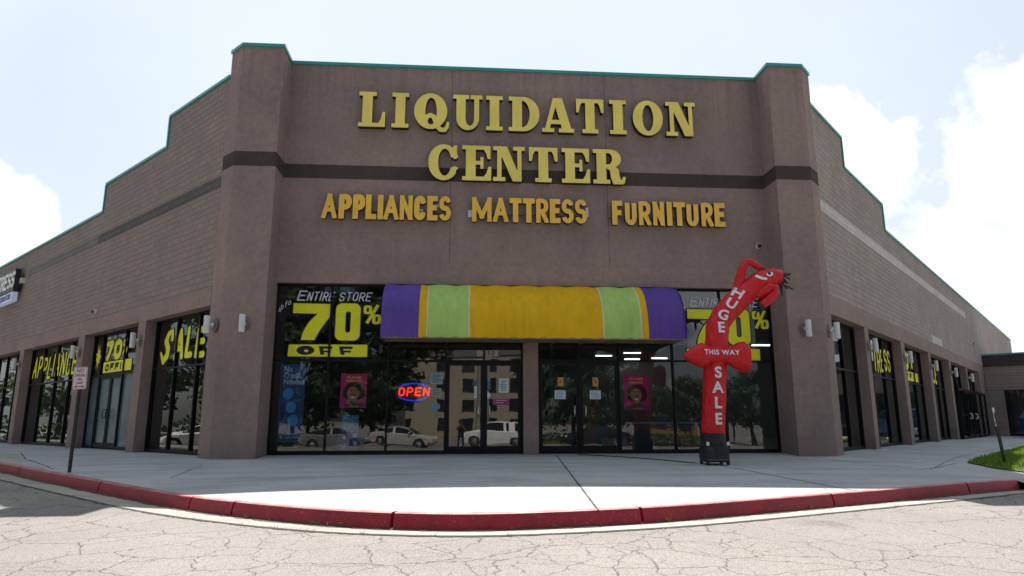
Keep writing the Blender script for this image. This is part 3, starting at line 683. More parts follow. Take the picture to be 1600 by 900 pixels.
def wing(F, sgn, steps, s_end, zband, piers, band_mats, zl):
    """sgn -1: left wing, local x = -s; steps [(s0, s1, top)]"""
    X = lambda s: sgn * s
    def bx(mb, s0, s1, y0, y1, z0, z1): a, b = sorted((X(s0), X(s1))); mb.box(a, b, y0, y1, z0, z1)
    w = MB(); cp = MB()
    for s0, s1, top in steps:
        bx(w, s0, s1, 0, .35, zl + .5, top - .08); bx(cp, s0 - (0 if s0 < 0 else .03), s1, -.045, .40, top - .08, top)
    for (a0, a1, t0), (b0, b1, t1) in zip(steps[:-1], steps[1:]): bx(cp, a1 - .04, a1 + .03, -.045, .40, t1, t0 - .08)
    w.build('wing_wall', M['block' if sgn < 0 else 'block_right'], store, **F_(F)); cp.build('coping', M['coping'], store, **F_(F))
    l = MB(); bx(l, steps[0][0], s_end, -.012, .35, zl, zl + .5); l.build('lintel', ST, store, **F_(F))
    for (s0, s1, mt) in band_mats:
        b = MB(); bx(b, s0, s1, -.006, 0, zband, zband + .344); b.build('band', M[mt], store, **F_(F))
    for s0, s1 in piers:
        p = MB(); bx(p, s0, s1, -.004, .42, -.3, zl); p.build('pier', ST, store, **F_(F))
def F_(F): return dict(loc=F['loc'], rz=F['rz'])
L_PIERS = [(3.59, 4.14), (8.72, 9.34), (15.86, 16.43), (22.6, 23.2), (29, 29.6)]
R_PIERS = [(3.27, 3.74), (8.42, 9.0), (13.65, 14.2), (18.86, 19.4), (24.3, 24.8), (29.55, 31.9)]
wing(FL, -1, [(-.45, 3.37, 10.25), (3.37, 8.42, 9.23), (8.42, 45, 8.20)], 45, 6.985, L_PIERS, [(-.42, 8.6, 'block_dark'), (8.6, 16.9, 'block_fade')], 3.78)
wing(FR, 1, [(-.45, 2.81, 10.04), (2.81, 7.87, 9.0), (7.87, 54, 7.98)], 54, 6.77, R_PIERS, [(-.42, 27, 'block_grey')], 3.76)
MB().box(15.15, 17.65, -.008, 0, 4.30, 4.66).build('block_patch', M['block_grey'], store, **F_(FR))
# the far stretches of the wings beyond the shop windows: plain wall down to the ground
MB().box(-45, -29.6, .02, .35, -.3, 3.78).build('wing_wall', M['block'], store, **F_(FL)); MB().box(31.9, 54, .02, .35, -.3, 3.76).build('wing_wall', M['block'], store, **F_(FR))
# roof, back wall, interior
lw = lambda s, y=.3: W(FL, -s, y, 0)[:2]
rw = lambda s, y=.3: W(FR, s, y, 0)[:2]
roofp = [(-4.9, .3), (8.6, .3), (9.9, .3), rw(.5), rw(53.9), (30, 48), (-22, 42), lw(44.9), lw(.2), (-6.2, .3)]
MB().prism(roofp, 7.15, 7.45).build('roof', M['roof'], store)
bw = MB(); bw.prism([rw(53.9), rw(53.5), (30, 47.6), (-22, 41.6), lw(44.5), lw(44.9), (-22, 42.1), (30, 48.1)], -.5, 7.14); bw.build('rear_wall', M['block'], store)
inp = [(-5.9, .45), (9.6, .45), rw(1, .5), rw(31, .5), (26, 23.5), (-22, 23.5), lw(30, .5), lw(1, .5)]
MB().prism(inp, .0, .035).build('interior_floor', M['interior_floor'], store)
MB().prism(inp, 4.15, 4.2).build('ceiling', M['interior'], store)
ib = MB().box(-24, 27.5, 18, 18.2, .04, 4.14); ib.build('interior_wall', M['interior'], store)
def storefront(F, x0, x1, z0, z1, verts, horiz, yg, doors=(), film=(), fw=.05, label=None):
    """aluminium storefront: frame mesh (part) with its panes (sub-part). verts: inner mullion x; doors: segments left open below door_top"""
    xs = [x0] + list(verts) + [x1]; fr = MB(); PANES = []; y0, y1 = yg - .06, yg + .05
    ed = []
    for i, x in enumerate(xs):
        a = x if i == 0 else x - fw / 2; b = x if i == len(xs) - 1 else x + fw / 2
        if i == 0: a, b = x, x + fw
        if i == len(xs) - 1: a, b = x - fw, x
        ed.append((a, b)); fr.box(a, b, y0, y1, z0, z1)
    for k in range(len(xs) - 1):
        a, b = ed[k][1], ed[k + 1][0]; hs = [h for h in horiz if not isinstance(h, tuple)] + [h[0] for h in horiz if isinstance(h, tuple) and k in h[1]]
        zs = sorted(hs); isd = k in doors; lo = z0
        if not isd: fr.box(a, b, y0, y1, z0, z0 + .09); lo = z0 + .09
        segs = []; cur = lo
        for h in zs: fr.box(a, b, y0 + .004, y1 - .004, h - fw / 2, h + fw / 2); segs.append((cur, h - fw / 2)); cur = h + fw / 2
        fr.box(a, b, y0, y1, z1 - fw, z1); segs.append((cur, z1 - fw))
        for j, (c0, c1) in enumerate(segs):
            if isd and j == 0: continue
            w0, w1, w2 = (random.uniform(-.0035, .0035) for _ in range(3))      # no two panes sit quite in plane
            PANES.append((MB().add([(a - .005, yg + w0, c0 - .005), (b + .005, yg + w1, c0 - .005), (b + .005, yg + w1 + w2, c1 + .005), (a - .005, yg + w0 + w2, c1 + .005)], [(0, 1, 2, 3)]), k in film and j == 0))
    o = fr.build('window', M['bronze'], store, **F_(F))
    for p, papered in PANES: p.build('papered_pane' if papered else 'pane', M['film' if papered else 'glass'], o, fix=False)
    return o
def door(F, x0, x1, z1, yg, hinge, film=False, z0=.03):
    d = MB(); y0, y1 = yg - .035, yg + .03; g_ = .006; a, b = x0 + g_, x1 - g_
    d.box(a, a + .07, y0, y1, z0, z1); d.box(b - .07, b, y0, y1, z0, z1); d.box(a + .07, b - .07, y0, y1, z0, z0 + .16); d.box(a + .07, b - .07, y0, y1, z1 - .09, z1)
    o = d.build('door', M['bronze'], store, **F_(F))
    p = MB().add([(a + .06, yg, z0 + .15), (b - .06, yg, z0 + .15), (b - .06, yg, z1 - .08), (a + .06, yg, z1 - .08)], [(0, 1, 2, 3)]); p.build('pane', M['film' if film else 'glass'], o, fix=False)
    hx = b - .11 if hinge == 'l' else a + .11; s = -1 if hinge == 'l' else 1
    h = MB().tube([(hx, y0, 1.22), (hx, y0 - .07, 1.24), (hx + s * .02, y0 - .09, 1.20), (hx + s * .02, y0 - .09, 1.0), (hx, y0 - .07, .96), (hx, y0, .98)], .016, 8)
    h.build('handle', M['chrome'] if not film else M['black'], o, smooth=60)
    return o
YF = .20
wl = storefront(FF, -4.95, 1.64, .0, 4.47, (-3.51, -1.95, -.42, .60), (2.42,), YF, doors=(3, 4))
wr = storefront(FF, 2.04, 8.65, .0, 4.47, (3.17, 4.26, 5.77, 7.20), (2.45,), YF, doors=(0, 1))
for a, b, h in ((-.39, .585, 'l'), (.615, 1.585, 'r')): door(FF, a, b, 2.39, YF, h)
for a, b, h in ((2.09, 3.155, 'l'), (3.185, 4.235, 'r')): door(FF, a, b, 2.42, YF, h)
YW = .36
wL1 = storefront(FL, -3.59, .43, .0, 3.78, (-2.14, -.76), (2.34,), YW)
wL2 = storefront(FL, -8.72, -4.14, .0, 3.78, (-7.87, -5.90), (2.36,), YW, doors=(1,), film=(0, 2))
door(FL, -7.84, -6.86, 2.33, YW, 'l', True); door(FL, -6.84, -5.93, 2.33, YW, 'r', True)
wL3 = storefront(FL, -15.86, -9.34, .0, 3.78, (-14.26, -12.60, -10.96), (2.34,), YW)
wL4 = storefront(FL, -22.6, -16.43, .0, 3.78, (-21, -19.6, -18.0), (2.34,), YW)
wL5 = storefront(FL, -29, -23.2, .0, 3.78, (-27.5, -26, -24.6), (2.34,), YW)
wR1 = storefront(FR, -.43, 3.27, .0, 3.76, (.55, 1.85), (2.34,), YW)
wR2 = storefront(FR, 3.74, 8.42, .0, 3.76, (5.2, 6.9), (2.34,), YW)
wR3 = storefront(FR, 9.0, 13.65, .0, 3.76, (10.5, 12.1), (2.34,), YW)
wR4 = storefront(FR, 14.2, 18.86, .0, 3.76, (15.7, 17.3), (2.34,), YW)
wR5 = storefront(FR, 19.4, 24.3, 2.42, 3.76, (21, 22.7), (), YW)
wR6 = storefront(FR, 24.8, 29.55, 2.42, 3.76, (26.4, 28), (), YW)
# glazed entrance that steps out in front of the last pier of the right wing
wV = storefront(FR, 19.42, 29.5, .0, 2.40, (21.4, 23.4, 25.4, 27.5), ((1.15, (0, 3, 4)),), -.12, doors=(1, 2))
door(FR, 21.42, 22.39, 2.36, -.12, 'l'); 
door(FR, 22.41, 23.37, 2.36, -.12, 'r'); door(FR, 23.43, 24.4, 2.36, -.12, 'l'); door(FR, 24.42, 25.37, 2.36, -.12, 'r')
MB().box(19.42, 29.5, -.18, .30, 2.40, 2.46).build('entrance_roof', M['bronze'], store, **F_(FR))
MB().box(19.42, 19.48, -.06, .30, 0, 2.40).build('entrance_side', M['bronze'], store, **F_(FR))

# ---- painted lettering on the glass (children of their windows)
def lettering(win, F, items, yg, name='painted_lettering'):
    """items: (list of loops, material key, layer)"""
    mats = ['paint_yellow', 'paint_black', 'paint_white']; parts = []
    for loops, mk, lay in items:
        if not loops: continue
        me = loops_mesh('t', loops); upright(me, 0, yg - .012 - .003 * lay, 0); parts.append((me, mats.index(mk)))
    me = join_meshes(name, parts); o = mesh_ob(name, me, [M[k] for k in mats], win); return o
def outlined(fn, x0, x1, z0, z1, n, o=.03):
    return [(trace(lambda X, Y: fn(X, Y) - o, x0 - o, x1 + o, z0 - o, z1 + o, n), 'paint_black', 0), (trace(fn, x0, x1, z0, z1, n), 'paint_yellow', 1)]
def seventy(dx, dz):
    lx = lambda zx: -4.51 + (zx - 272) * .00243 + dx; lz = lambda zy: 3.945 - (zy - 195) * .00223 + dz
    P = [(272, 195), (680, 200), (672, 300), (668, 360), (625, 425), (580, 500), (545, 570), (517, 637), (373, 637), (382, 570), (410, 495), (450, 420), (500, 360), (540, 320), (270, 315)]
    it = outlined(lambda X, Y: sd_poly(X, Y, [(lx(a), lz(b)) for a, b in P]), lx(260), lx(690), lz(645), lz(185), 120)
    it += outlined(lambda X, Y: D(sd_box(X, Y, lx(735), lx(1003), lz(640), lz(190), .16), sd_box(X, Y, lx(842), lx(899), lz(545), lz(290), .06)), lx(725), lx(1012), lz(650), lz(180), 110)
    def pct(X, Y):
        a = D(sd_box(X, Y, lx(1035), lx(1128), lz(318), lz(212), .07), sd_box(X, Y, lx(1068), lx(1093), lz(290), lz(240), .025)); b = D(sd_box(X, Y, lx(1133), lx(1228), lz(440), lz(322), .07), sd_box(X, Y, lx(1168), lx(1194), lz(410), lz(350), .025))
        return U(a, b, sd_seg(X, Y, (lx(1075), lz(430)), (lx(1192), lz(205)), 'butt', .085))
    it += outlined(pct, lx(1025), lx(1235), lz(450), lz(185), 100, .018)
    band = lambda X, Y: sd_poly(X, Y, [(lx(246), lz(692)), (lx(1100), lz(690)), (lx(1098), lz(835)), (lx(240), lz(833))])
    it += outlined(band, lx(240), lx(1100), lz(835), lz(690), 60, .022)
    off = lambda X, Y: U(D(sd_ell(X, Y, lx(428), lz(760), .232, .122), sd_ell(X, Y, lx(436), lz(766), .058, .036)),
                         *[U(sd_poly(X, Y, [(lx(k), lz(710)), (lx(k + 40), lz(710)), (lx(k + 66), lz(812)), (lx(k + 22), lz(812))]), sd_poly(X, Y, [(lx(k + 10), lz(710)), (lx(k + 150), lz(712)), (lx(k + 146), lz(742)), (lx(k + 20), lz(742))]), sd_poly(X, Y, [(lx(k + 30), lz(762)), (lx(k + 135), lz(760)), (lx(k + 130), lz(784)), (lx(k + 34), lz(784))])) for k in (568, 785)])
    it += [(trace(off, lx(325), lx(945), lz(820), lz(700), 130), 'paint_black', 2)]
    e = []
    for lp in stroke_loops('E', lx(300), lz(165), .285, .22, .02, .042, .25, n=60) + stroke_loops('NTIRE', lx(405), lz(165), .255, .135, .028, .034, .25, widths={'I': .4}, jit=.02, n=60) + stroke_loops('STORE', lx(755), lz(163), .25, .145, .032, .032, .22, jit=.03, n=60): e.append((lp, 'paint_white', 1))
    # upto, climbing to the right
    up = []
    for i, ch in enumerate('upto'):
        for lp in stroke_loops(ch, lx(95 + 38 * i), lz(300 - 27 * i), .20, .07, 0, .017, .15, n=50): up.append((lp, 'paint_white', 1))
    return it + e + up
lettering(wl, FF, seventy(0, 0), YF); lettering(wr, FF, seventy(10.77, -.04), YF)
def brush(txt, x, z, h, lw, gap, w, slant, widths=None, jit=.05, seed=1, n=70):
    it = []
    for lp in stroke_loops(txt, x, z, h, lw, gap, w, slant, 'round', .028, widths, jit, seed, n): it.append((lp, 'paint_black', 0))
    for lp in stroke_loops(txt, x, z, h, lw, gap, w, slant, 'round', 0, widths, jit, seed, n): it.append((lp, 'paint_yellow', 1))
    return it
def big_s(x, z, h, w):
    P = [(x + w * .98, z + h * .72), (x + w * .95, z + h * .97), (x + w * .62, z + h * .90), (x + w * .42, z + h * .68), (x + w * .66, z + h * .42), (x + w * .62, z + h * .22), (x + w * .30, z + h * .04), (x + w * .02, z + h * .30)]
    R_ = [.075, .07, .09, .115, .125, .12, .09, .05]
    def fn(X, Y):
        d = np.full(X.shape, 1e9)
        for i in range(len(P) - 1):
            for k in range(8):
                t0, t1 = k / 8, (k + 1) / 8; q = lambda t: (P[i][0] + (P[i + 1][0] - P[i][0]) * t, P[i][1] + (P[i + 1][1] - P[i][1]) * t); d = np.minimum(d, sd_seg(X, Y, q(t0), q(t1), 'round', 2 * (R_[i] * (1 - t0) + R_[i + 1] * t0)))
        return d
    return outlined(fn, x - .15, x + w + .15, z - .1, z + h + .1, 90, .028)
lettering(wL1, FL, big_s(-3.2, 2.52, .92, .72) + brush('AL', -2.35, 2.56, .90, .62, .10, .165, .12, {'L': .75}, .03, 3) + brush('E', -1.02, 2.52, .86, .60, .1, .17, .12, None, .02, 5), YW)
def burst(cx, cz, r0, r1, n, sx=.55):
    P = []
    for k in range(2 * n):
        a = math.pi * k / n; r = (r1 if k % 2 == 0 else r0) * (1 + .22 * math.sin(k * 2.3)); P.append((cx + r * sx * math.cos(a), cz + r * math.sin(a)))
    return outlined(lambda X, Y: sd_poly(X, Y, P), cx - r1, cx + r1, cz - r1 * 1.3, cz + r1 * 1.3, 80, .02)
off_band = outlined(lambda X, Y: sd_box(X, Y, -7.72, -5.32, 2.44, 2.80), -7.75, -5.3, 2.42, 2.82, 50, .02)
off_txt = [(lp, 'paint_black', 2) for lp in stroke_loops('OFF!', -7.55, 2.49, .25, .33, .10, .085, .05, widths={'!': .35}, jit=.03)]
small = [(lp, 'paint_white', 1) for lp in stroke_loops('ENTIRE STORE', -7.55, 3.52, .13, .10, .045, .016, .2, widths={'I': .4}, jit=.04, n=40)]
lettering(wL2, FL, burst(-8.3, 3.03, .22, .46, 9) + brush('70', -7.65, 2.83, .68, .66, .09, .19, .06, {'7': .95}, .01) + brush('%', -6.22, 2.98, .5, .42, .0, .075, .05, None, .01) + off_band + off_txt + small, YW)
lettering(wL3, FL, brush('APPLIANCES', -15.65, 2.54, .88, .50, .135, .115, .14, {'I': .45, 'L': .8}, .06, 2), YW)
lettering(wR2, FR, brush('MATTRESS', 3.95, 2.55, .80, .42, .09, .10, .10, {'M': 1.2}, .08, 4), YW)
lettering(wR3, FR, brush('70', 9.7, 2.85, .75, .72, .14, .21, .04, None, .02) + brush('%', 11.6, 2.95, .6, .5, 0, .09, .05) + outlined(lambda X, Y: sd_box(X, Y, 9.6, 12.9, 2.44, 2.80), 9.6, 12.9, 2.42, 2.82, 50, .02) + [(lp, 'paint_black', 2) for lp in stroke_loops('OFF!', 10.0, 2.49, .26, .42, .2, .09, .0, widths={'!': .35})], YW)
lettering(wR4, FR, big_s(14.6, 2.52, .95, .75) + brush('ALE', 15.5, 2.54, .92, .62, .14, .16, .1, {'L': .8}, .04, 6), YW)
# street number over the entrance doors
nb = MB().box(.40, .98, YF - .012, YF - .006, 2.55, 2.71); no = nb.build('number_plate', plain('address_tiles', (.42, .40, .37), .6), wl)
me = join_meshes('numeral', [(upright(font_mesh('n', t, .17, 0, .012), x, YF - .014, 2.63), 0) for t, x in (('5', .73), ('0', .84))]); mesh_ob('numeral', me, M['paint_black'], no)
# ================================================================== SIGNS ON THE STORE
def slab_word(name, label, letters, z, h, y=-.20, depth=.16):
    t = empty(name, label, 'sign letters', (0, 0, 0), group='lettering signs on the store front')
    for ch, xa, xb in letters:
        w, f = slab(ch); k = (xb - xa) / w
        lp = trace(f, -.02, w + .02, -.12, 1.05, 150)
        letter_ob([[(xa + a * k, z + b * h) for a, b in q] for q in lp], t, [M['yellow_face'], M['return']], y, depth)
    return t
slab_word('letter_sign', 'pale yellow slab serif letters reading LIQUIDATION, top row on the store front',
          [('L', -2.97, -2.23), ('I', -2.05, -1.58), ('Q', -1.43, -.46), ('U', -.34, .49), ('I', .60, 1.07), ('D', 1.24, 2.12), ('A', 2.19, 3.11), ('T', 3.18, 3.98), ('I', 4.15, 4.64), ('O', 4.83, 5.71), ('N', 5.80, 6.68)], 8.90, 1.05)
slab_word('letter_sign', 'pale yellow slab serif letters reading CENTER, second row over the dark band',
          [('C', -1.0, -.19), ('E', -.06, .75), ('N', .80, 1.69), ('T', 1.81, 2.62), ('E', 2.74, 3.54), ('R', 3.63, 4.55)], 7.395, 1.03)
def gothic(name, label, word, xs, z, h, race, bits):
    t = empty(name, label, 'sign letters', (0, 0, 0), group='lettering signs on the store front')
    rc = MB().box(race[0], race[1], -.085, 0, z + .26, z + .56); rc.build('raceway', M['raceway'], t)
    for ch, (a, b) in zip(word, xs):
        lp = stroke_loops(ch, a, z, h, b - a, 0, .150 if ch not in 'AMNRUS' else .125 if ch in 'RUS' else .118, 0, 'butt', n=120)[0]
        letter_ob(lp, t, [M['gold_face'], M['return']], -.215, .12)
    for (x, zz, w, hh) in bits: MB().box(x, x + w, -.11, -.085, zz, zz + hh).build('electrical_box', M['white'], t)
sc = lambda px, a, b, c, d: c + (px - a) * (d - c) / (b - a)
gothic('letter_sign', 'gold condensed letters reading APPLIANCES, lower left row on the store front', 'APPLIANCES',
       [tuple(sc(v, 87, 808, -3.83, -.35) for v in q) for q in ((87, 170), (180, 252), (258, 327), (330, 390), (396, 428), (430, 514), (520, 592), (600, 666), (674, 733), (741, 808))], 6.21, .70, (-3.49, -.50), [(-1.22, 6.50, .10, .06), (-.80, 6.62, .12, .08)])
m_x = []; x = 0
for w in (109, 86, 67, 67, 70, 60, 68, 68): m_x.append((x, x + w)); x += w + 8
gothic('letter_sign', 'gold condensed letters reading MATTRESS, middle of the lower row on the store front', 'MATTRESS',
       [tuple(sc(v, 0, x - 8, .23, 3.42) for v in q) for q in m_x], 6.205, .70, (.14, 3.47), [(.12, 6.36, .11, .20), (3.40, 6.44, .08, .26), (2.12, 6.50, .10, .12), (2.55, 6.55, .09, .10)])
gothic('letter_sign', 'gold condensed letters reading FURNITURE, lower right row on the store front', 'FURNITURE',
       [tuple(sc(v, 562, 1195, 4.13, 7.37) for v in q) for q in ((562, 620), (634, 697), (710, 777), (789, 852), (866, 897), (904, 970), (978, 1043), (1060, 1126), (1134, 1195))], 6.195, .70, (4.05, 7.44), [])
# box sign on the left wing
t = empty('box_sign', 'black box sign reading MATTRESS in white with a small blue white panel below', 'sign')
MB().box(-22.2, -17.45, -.34, -.12, 6.42, 7.42).build('cabinet', M['black'], t, **F_(FL), bevel=.02)
MB().box(-21.6, -17.95, -.12, 0, 6.75, 6.95).box(-17.45, -17.22, -.16, 0, 6.78, 7.0).build('bracket', M['white'], t, **F_(FL))
parts = [(upright(loops_mesh('t', lp, .03), 0, -.356, 0), 0) for lp in stroke_loops('MATTRESS', -21.85, 6.58, .72, .47, .075, .125, .16, 'butt', widths={'M': 1.3}, n=60)]
mesh_ob('lettering', join_meshes('lettering', parts), plain('white_sign_face', (.75, .75, .68), .4), t, FL)
su = MB().box(-19.95, -17.52, -.33, -.13, 6.0, 6.40); so = su.build('panel', [emit('blue_white_sign_panel', (.62, .70, .88), .13)], t, **F_(FL))
mesh_ob('lettering', upright(font_mesh('t', 'LIQUIDATORS', .34, .01, .012), -18.73, -.338, 6.20, .92, 1.), plain('blue_sign_ink', (.02, .06, .3), .5), so)

# ---- wall lamps: octagonal plate, ball arm, white up-and-down cylinder
def wall_lamp(label, F, x, z, y=0.):
    t = empty('wall_lamp', label, 'wall lamp', W(F, x, y, z), F['rz'], 'white wall lamps along the store')
    return t
def lamp_parts(t):
    o8 = [(.145 * math.cos(math.radians(22.5 + 45 * k)), .19 * math.sin(math.radians(22.5 + 45 * k))) for k in range(8)]
    b = MB(); b.add([(x, 0, z) for x, z in o8] + [(x * .94, -.03, z * .94) for x, z in o8], [tuple(range(8)), tuple(range(8, 16))[::-1]] + [(k, (k + 1) % 8, 8 + (k + 1) % 8, 8 + k) for k in range(8)])
    b.build('backplate', M['plate'], t)
    a = MB().lathe([(.018, -.03), (.05, -.05), (.062, -.085), (.05, -.12), (.022, -.12), (.022, -.15)], axis='y'); a.build('arm', M['white'], t, smooth=50)
    s = MB().lathe([(.04, -.225), (.072, -.22), (.075, -.20), (.075, -.072), (.070, -.068), (.070, -.062), (.075, -.058), (.075, .058), (.070, .062), (.070, .068), (.075, .072), (.075, .20), (.072, .22), (.04, .225)], (0, -.215, 0)); s.build('shade', M['white'], t, smooth=40)
lamp0 = wall_lamp('white cylinder wall lamp on the front face of the left pilaster', FF, -5.43, 3.22, -.82); lamp_parts(lamp0)
def lamp_copy(label, F, x, z, y=0.):
    t = wall_lamp(label, F, x, z, y)
    for c in lamp0.children:
        d = c.copy(); C.objects.link(d); d.parent = t
LX_, RX_ = (.95,), (-.84,)
def pier_lamps():
    lamp_copy('white cylinder wall lamp on the front face of the right pilaster, near the red inflatable', FF, 9.08, 3.22, -.82)
    lamp_copy('white cylinder wall lamp on the slanted side of the left pilaster, beside the SALE window', FL, LX_[0], 3.20, -.075)
    lamp_copy('white cylinder wall lamp on the slanted side of the right pilaster', FR, RX_[0], 3.20, -.075)
    for i, nm in enumerate(('between the SALE window and the papered entrance', 'between the papered entrance and the APPLIANCES window', 'left of the APPLIANCES window')):
        a, b = L_PIERS[i]; lamp_copy('white wall lamp on the pier ' + nm, FL, -(a + b) / 2, 3.2, -.004)
    for i, nm in enumerate(('left of the yellow MATTRESS letters', 'right of the yellow MATTRESS letters', 'left of the far yellow SALE lettering', 'above the left end of the side entrance', 'above the middle of the side entrance')):
        a, b = R_PIERS[i]; lamp_copy('white wall lamp on the right wing pier ' + nm, FR, (a + b) / 2, 3.18, -.004)
pier_lamps()
def dome_camera(label, F, x, z, y=0.):
    t = empty('security_camera', label, 'camera', W(F, x, y, z), F['rz'])
    MB().lathe([(.075, 0), (.075, -.04), (.06, -.06)], axis='y').build('mount', M['white'], t, smooth=40)
    MB().lathe([(.062, -.055), (.066, -.09), (.05, -.13), (.02, -.15)], (0, 0, -.005), axis='y').build('dome', M['black'], t, smooth=60)
    MB().lathe([(.078, -.05), (.078, -.09), (.066, -.092)], axis='y').build('collar', M['white'], t, smooth=40)
dome_camera('small white dome camera high on the store front beside the right pilaster', FF, 8.36, 5.70)
dome_camera('small white dome camera above the papered entrance of the left wing', FL, -7.95, 4.52)
dome_camera('small dome camera at the far end of the right wing above its last pier', FR, 27.9, 5.35)

# ================================================================== AWNING
aw = empty('awning', 'long barrel awning in purple, green and golden yellow stripes over the entrance', 'awning')
def streak_dirt(m, amt=.17, sc_=(5, 5, .5)):
    nt = m.node_tree; b = nt.nodes['Principled BSDF']; l = b.inputs['Base Color'].links; tc = nt.nodes.new('ShaderNodeTexCoord'); mp = nt.nodes.new('ShaderNodeMapping'); mp.inputs['Scale'].default_value = sc_; n = nt.nodes.new('ShaderNodeTexNoise'); n.inputs['Scale'].default_value = 1.5; n.inputs['Detail'].default_value = 7; n.inputs['Roughness'].default_value = .62
    r = nt.nodes.new('ShaderNodeValToRGB'); r.color_ramp.elements[0].position = .42; r.color_ramp.elements[1].position = .72; r.color_ramp.elements[0].color = (1, 1, 1, 1); r.color_ramp.elements[1].color = (1 - amt, 1 - amt, 1 - amt * .95, 1); x = nt.nodes.new('ShaderNodeMix'); x.data_type = 'RGBA'; x.blend_type = 'MULTIPLY'; x.inputs[0].default_value = 1
    nt.links.new(tc.outputs['Object'], mp.inputs[0]); nt.links.new(mp.outputs[0], n.inputs['Vector']); nt.links.new(n.outputs['Fac'], r.inputs['Fac'])
    if l: nt.links.new(l[0].from_socket, x.inputs[6])
    else: x.inputs[6].default_value = b.inputs['Base Color'].default_value
    nt.links.new(r.outputs['Color'], x.inputs[7]); nt.links.new(x.outputs[2], b.inputs['Base Color'])
def awning():
    cols = [plain('purple_canvas', (.12, .068, .31), .8, 0, .16, 1.3), plain('gold_canvas', (.72, .41, .008), .8, 0, .08, 1.2), plain('white_piping', (.6, .6, .5), .7), plain('lime_canvas', (.40, .58, .15), .8, 0, .08, 1.5)]
    for m in cols:      # woven cloth: wrinkles, dust streaks run down from the wall
        streak_dirt(m)
    for m in cols:
        nt = m.node_tree; b = nt.nodes['Principled BSDF']; n = nt.nodes.new('ShaderNodeTexNoise'); n.inputs['Scale'].default_value = 2.2; n.inputs['Detail'].default_value = 5
        bp = nt.nodes.new('ShaderNodeBump'); bp.inputs['Strength'].default_value = .35; bp.inputs['Distance'].default_value = .04; tc = nt.nodes.new('ShaderNodeTexCoord'); nt.links.new(tc.outputs['Object'], n.inputs['Vector']); nt.links.new(n.outputs['Fac'], bp.inputs['Height']); nt.links.new(bp.outputs[0], b.inputs['Normal'])
        b.inputs['Specular IOR Level'].default_value = .2
    prof = [(-.03, 4.44), (-.20, 4.43), (-.42, 4.37), (-.64, 4.24), (-.83, 4.06), (-.97, 3.84), (-1.06, 3.60), (-1.11, 3.35), (-1.135, 3.10), (-1.14, 2.90)]
    stops = [(-2.03, 0), (-1.09, 1), (-.90, 2), (-.872, 3), (.155, 2), (.185, 1), (3.60, 2), (3.63, 3), (4.58, 2), (4.61, 1), (4.78, 0), (5.77, None)]
    ribs = [-2.03 + (5.77 + 2.03) * k / 10.5 for k in range(11)]
    mb = MB()
    for (x0, m), (x1, _) in zip(stops[:-1], stops[1:]):
        xs = [x0] + [x for x in np.linspace(ribs[0], ribs[0] + (ribs[1] - ribs[0]) * 11, 89) if x0 + .012 < x < x1 - .012] + [x1]; pitch = ribs[1] - ribs[0]
        def lift(x): return -.042 * (1 - abs(math.cos(math.pi * (x - ribs[0]) / pitch)) ** 1.0)
        mb.grid([[(x, y - lift(x), z + lift(x) * .5) for y, z in prof] for x in xs], m)
    k = len(mb.v)
    for x in (-2.03, 5.77): mb.add([(x, y, z) for y, z in prof] + [(x, -.03, 2.90)], [tuple(range(len(prof) + 1))], 0)
    o = mb.build('canopy', cols, aw, smooth=35)
    MB().box(-2.0, 5.74, -1.11, -.04, 2.90, 2.915).build('soffit', plain('tan_awning_lining', (.25, .17, .085), .85), aw)
    fr = MB()
    for x in ribs: fr.tube([(x, -.05, 2.88), (x, -1.12, 2.88)], .014, 6)
    fr.tube([(-2.0, -1.125, 2.88), (5.74, -1.125, 2.88)], .016, 6); fr.build('frame', plain('awning_tube', (.2, .16, .10), .6), aw)
awning()

# ================================================================== AIR DANCER
def K(x, z, y=0.):      # figure drawn in a vertical plane 2.85 m in front of the glass
    return (x * 1.0377, -2.85 + y, .79 + (z - .79) * 1.0377)
dz0 = walk_z(5.75, -2.85)
ad = empty('air_dancer', 'red inflatable tube man bent over at the top, lettered HUGE SALE', 'inflatable', (0, 0, 0))
red_cloth = plain('red_nylon', (.72, .008, .012), .40, 0, .05, 2, .0)
def cloth_bump(m):
    nt = m.node_tree; b = nt.nodes['Principled BSDF']; tc = nt.nodes.new('ShaderNodeTexCoord'); mp = nt.nodes.new('ShaderNodeMapping'); mp.inputs['Scale'].default_value = (5, 5, 1.6); n = nt.nodes.new('ShaderNodeTexNoise'); n.inputs['Scale'].default_value = 2.4; n.inputs['Detail'].default_value = 5
    bp = nt.nodes.new('ShaderNodeBump'); bp.inputs['Strength'].default_value = .85; bp.inputs['Distance'].default_value = .07; n.inputs['Distortion'].default_value = .6
    tl = nt.nodes.new('ShaderNodeBsdfTranslucent'); tl.inputs[0].default_value = (.8, .012, .012, 1); ms = nt.nodes.new('ShaderNodeMixShader'); ms.inputs[0].default_value = .22; mo = nt.nodes['Material Output']; nt.links.new(b.outputs[0], ms.inputs[1]); nt.links.new(tl.outputs[0], ms.inputs[2]); nt.links.new(ms.outputs[0], mo.inputs[0])
    nt.links.new(tc.outputs['Object'], mp.inputs[0]); nt.links.new(mp.outputs[0], n.inputs['Vector']); nt.links.new(n.outputs['Fac'], bp.inputs['Height']); nt.links.new(bp.outputs[0], b.inputs['Normal'])
cloth_bump(red_cloth)
SP = [(5.46, .56), (5.49, .9), (5.53, 1.3), (5.575, 1.83), (5.61, 2.2), (5.65, 2.47), (5.68, 2.72), (5.71, 2.93), (5.86, 3.17), (6.09, 3.40), (6.32, 3.60), (6.50, 3.74), (6.66, 3.86), (6.82, 3.97), (6.98, 4.04), (7.12, 4.07), (7.24, 4.05)]
